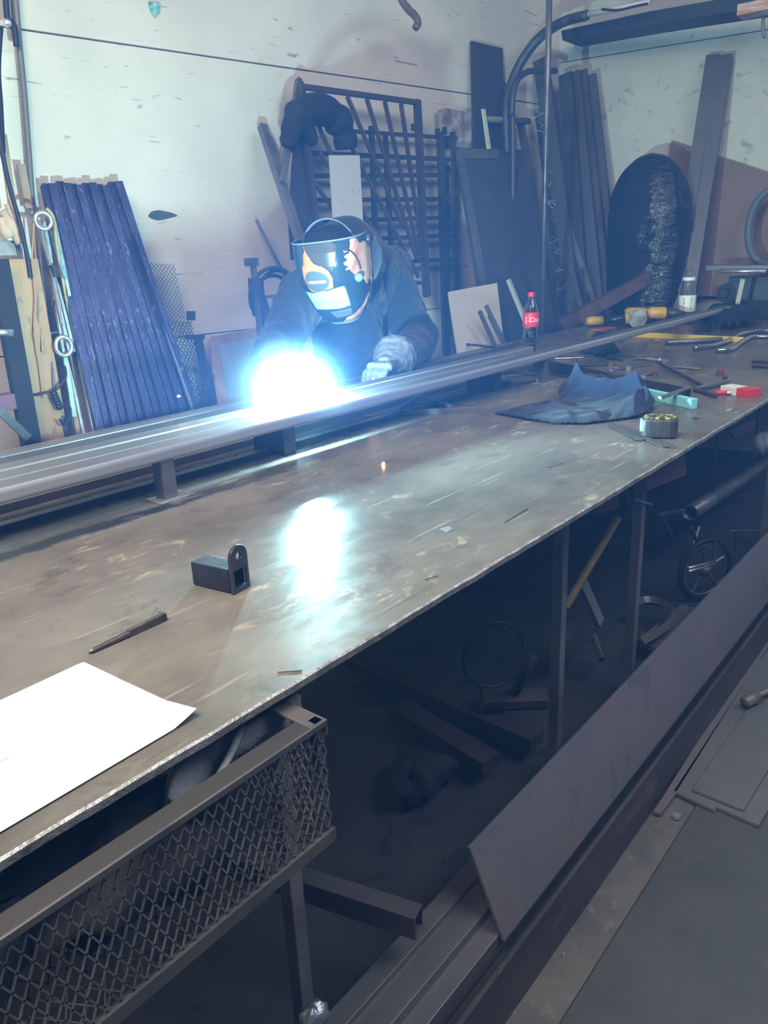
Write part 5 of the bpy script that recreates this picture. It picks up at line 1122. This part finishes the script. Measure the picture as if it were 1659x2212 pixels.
ub('thin_bar', [(1542,1215),(1545,1172)], wc_.y-.03, .006, steel, 'thin upright bar above the spoked wheel', 'bar')
ub('thin_bar', [(1493,1140),(1512,1188)], 1.0, .008, greyst, 'crossed grey bar under the pipe, leaning right', 'bar')
ub('thin_bar', [(1510,1138),(1490,1200)], 1.02, .008, greyst, 'crossed grey bar under the pipe, leaning left', 'bar')
ub('thin_bar', [(1428,1112),(1450,1158)], 1.0, .009, steel, 'short slanting grey bar left of the round pipe', 'bar')
ub('thin_bar', [(1425,1112),(1478,1102)], 1.0, .007, steel, 'short level bar touching the mouth of the round pipe', 'bar')
ub('t_bar', [(1578,1147),(1636,1147)], .80, .005, steel, 'thin level bar of the T shape under the table at far right', 'bar')
ub('t_bar', [(1592,1118),(1590,1190)], .80, .006, greyst, 'thin upright bar of the T shape under the table at far right', 'bar')
ub('thin_bar', [(1297,1226),(1294,1290)], 1.1, .008, rust, 'short rusty upright rod behind the yellow rod', 'rod')
# curved channel tray
tr = MB(); cc2 = at(1405,1330,z=.09); pts = []
tc0 = [at(x,y,z=.10) for x,y in ((1383,1388),(1415,1370),(1445,1345),(1449,1320),(1430,1303),(1395,1297),(1370,1305))]
tr.tube(smoothcurve(tc0, 5), .018, 4); tr.build('curved_strip', greyst, label='curved grey steel strip lying low under the table by the right leg', cat='steel strip')
fb('floor_board', (1400,1400), (1500,1318), .05, .10, .02, cond, 'flat grey board on the floor behind the leaning plate', 'board')
mb = MB(); c = at(1422,1388,z=.02); mb.tube([c, c+V((.0,.06,.0))], .018, 12); mb.build('pipe_stub', cond, label='short pipe stub beside the curved strip', cat='pipe')
# plastic shreds / grey broom
bm_ = thing('push_broom', at(1260,1350,z=.02), 'grey broom head and slanted pale handle behind the right table leg', 'broom')
mb = MB(); mb.beam(at(1258,1262,y=1.0), at(1295,1345,y=.97), .04, .02, (1,0,0)); mb.build('handle', M('pale handle', (.24,.24,.26), .5), bm_)
mb = MB(); mb.beam(at(1222,1365,y=.98), at(1275,1368,y=.98), .05, .05, (0,0,1)); mb.build('head', greyst, bm_)
mb = MB(); mb.tube([at(1275,1355,y=.98), at(1300,1425,y=.90)], .012, 8); mb.build('lower_arm', greyst, bm_)
# underside blocks
def ublock(a, b, y, mat, label, name='under_block', cat='block', d=.05):
    mb = MB(); mb.slab([at(x,yy,y=y) for x,yy in ((a[0],a[1]),(b[0],a[1]-(b[0]-a[0])*.5),(b[0],b[1]-(b[0]-a[0])*.4),(a[0],b[1]))], d, (0,-1,0)); return mb.build(name, mat, label=label, cat=cat)
brick = M('brown red panel', (.20,.09,.075), .7, c2=(.14,.07,.06), scale=5)
ublock((1397,1022),(1482,1060), .72, brick, 'brown-red panel under the table edge right of the farther leg')
ublock((1293,1085),(1338,1112), .78, brick, 'brown-red panel under the table edge left of the farther leg')
ub('bracket_arm', [(1370,1078),(1408,1090)], .78, .004, bright, 'thin bright wire sticking out of the farther leg', 'wire')
crumple(*at(1650,958,y=.9), .06,.05,.05, 21, 20).build('white_bag', M('white plastic', (.55,.58,.65), .4), label='crumpled white plastic bag under the far right of the table', cat='bag', smooth=True)
mb = MB(); mb.slab([at(x,y,y=1.0) for x,y in ((1575,930),(1630,905),(1632,925),(1590,945))], .02, (0,-1,0)); mb.build('grey_flap', cond, label='grey flap under the table right of the grinder shelf', cat='flap')
# coiled cable in the dark
mb = MB(); c = at(1066,1415,y=1.12); mb.tube([c+V((.10*math.cos(2*PI*i/30)*.8, -.10*math.cos(2*PI*i/30)*.6, .11*math.sin(2*PI*i/30))) for i in range(30)], .006, 6, closed=True); mb.build('cable_ring', dark, label='thin grey ring of cable hanging in the dark under the table', cat='ring', smooth=True)
crumple(*at(905,1670,z=.06), .10,.08,.05, 31, 22).build('plastic_scrap', M('dark film', (.015,.017,.025), .8), label='dark crumpled film on the floor under the table', cat='film', smooth=True)
# ------------------------------------------------------------------ light and air
def light(name, kind, loc, e, col, **k):
    l = bpy.data.lights.new(name, kind); l.energy = e; l.color = col
    for a, b in k.items(): setattr(l, a, b)
    o = bpy.data.objects.new(name, l); o.location = loc; COL.objects.link(o); return o
def aim(o, t): o.rotation_euler = (V(t)-o.location).to_track_quat('-Z','Y').to_euler()
light('arc_light', 'POINT', ARC, ARC_P, (.46,.90,1.0), shadow_soft_size=.018)
k = light('unseen_overhead_key', 'AREA', (-.5,.7,3.1), KEY_P, (1.0,.90,.77), shape='RECTANGLE', size=1.4, size_y=1.4); aim(k, (.9,1.2,.9))  # unseen warm key light, set steep above the left end of the table
k = light('shop_ceiling_light', 'AREA', (2.0,-1.1,3.3), TOP_P, (.78,.88,1.0), shape='RECTANGLE', size=2.4, size_y=1.2); aim(k, (2.8,1.3,.8))
w = bpy.data.worlds.new('world'); S.world = w; w.use_nodes = True
bg = w.node_tree.nodes['Background']; bg.inputs[0].default_value = (.62,.68,.85,1); bg.inputs[1].default_value = WORLD_S
# welding haze filling the shop, its blue also standing in for lens glare
mb = MB(); mb.bb((-3.2,-3.4,-.3), (6.8,4.6,4.0))
hz, ht, hb_ = new('welding smoke haze'); ht.nodes.remove(hb_)
vs_ = ht.nodes.new('ShaderNodeVolumeScatter'); vs_.inputs['Color'].default_value = (.12,.34,.95,1); vs_.inputs['Density'].default_value = HAZE_D; vs_.inputs['Anisotropy'].default_value = .1
ht.links.new(vs_.outputs[0], ht.nodes['Material Output'].inputs['Volume'])
hzo = mb.build('trn_tmp', hz, kind='structure'); hzo.name = 'trim_1'
hzo.name = 'welding_haze'; hzo['kind'] = 'stuff'; hzo['label'] = 'thin welding haze, blue also for lens glare, hanging in the air of the whole shop'; hzo['category'] = 'haze'
S.view_settings.view_transform = 'Standard'; S.view_settings.look = 'None'; S.view_settings.gamma = 1; S.view_settings.use_curve_mapping = False
S.view_settings.exposure = EXPO
S.cycles.use_denoising = True; S.cycles.use_adaptive_sampling = True; S.cycles.adaptive_threshold = .05; S.cycles.volume_step_rate = 1.5
S.cycles.max_bounces = 6; S.cycles.diffuse_bounces = 3; S.cycles.glossy_bounces = 3; S.cycles.transmission_bounces = 6; S.cycles.volume_bounces = 0; S.cycles.transparent_max_bounces = 8
S.cycles.sample_clamp_indirect = 4; S.cycles.caustics_reflective = False; S.cycles.caustics_refractive = False
bpy.context.view_layer.update()

GR = dict(hanging_rod='rods hanging left of the tube bundle', wire_scrap='wire scraps on the table top', hex_nut='loose hex nuts', leaning_plank='planks leaning in the corner', leaning_bar='bars leaning right of the framed panel',
 box_beam='tall box beams on the right wall', bent_pipe='polished pipes on the far end of the table', rectangular_tube='rectangular tubes on the floor', rail_bar='bars behind the handrail', steel_ring='steel rings on the tool rack',
 short_tube='short tubes by the cream board', pale_stick='pale rods left of the cola bottle', spark='sparks thrown off the arc', scrap_chip='metal chips on the table', sanding_disc='red sanding discs', combination_wrench='wrenches in the tool pile',
 filler_rod='filler rods left of the second post', timber='timbers under the table', leather_glove='tan gloves on the grey box', steel_plate='stacked plates at the right edge', floor_plate='plates on the floor', black_cable='black cables at the left edge',
 hook_cable='hooked cables on the tool rack', peg_block='small blocks on the tool rack', rack_bar='peg bars on the tool rack', spacer_block='blocks under the rail bars', wooden_batten='tan battens at the left edge', pipe_strap='straps holding the round pipe',
 threaded_stud='dark bars at the right table edge', parallel_rod='bright rods across the wheel', under_block='brown-red panels under the table edge')
for o in COL.objects:
    if o.parent is None and 'label' in o and 'group' not in o:
        g_ = GR.get(o.name.split('.')[0])
        if g_ and not (o.name.startswith('short_tube') and 'cream board' not in o['label']): o['group'] = g_
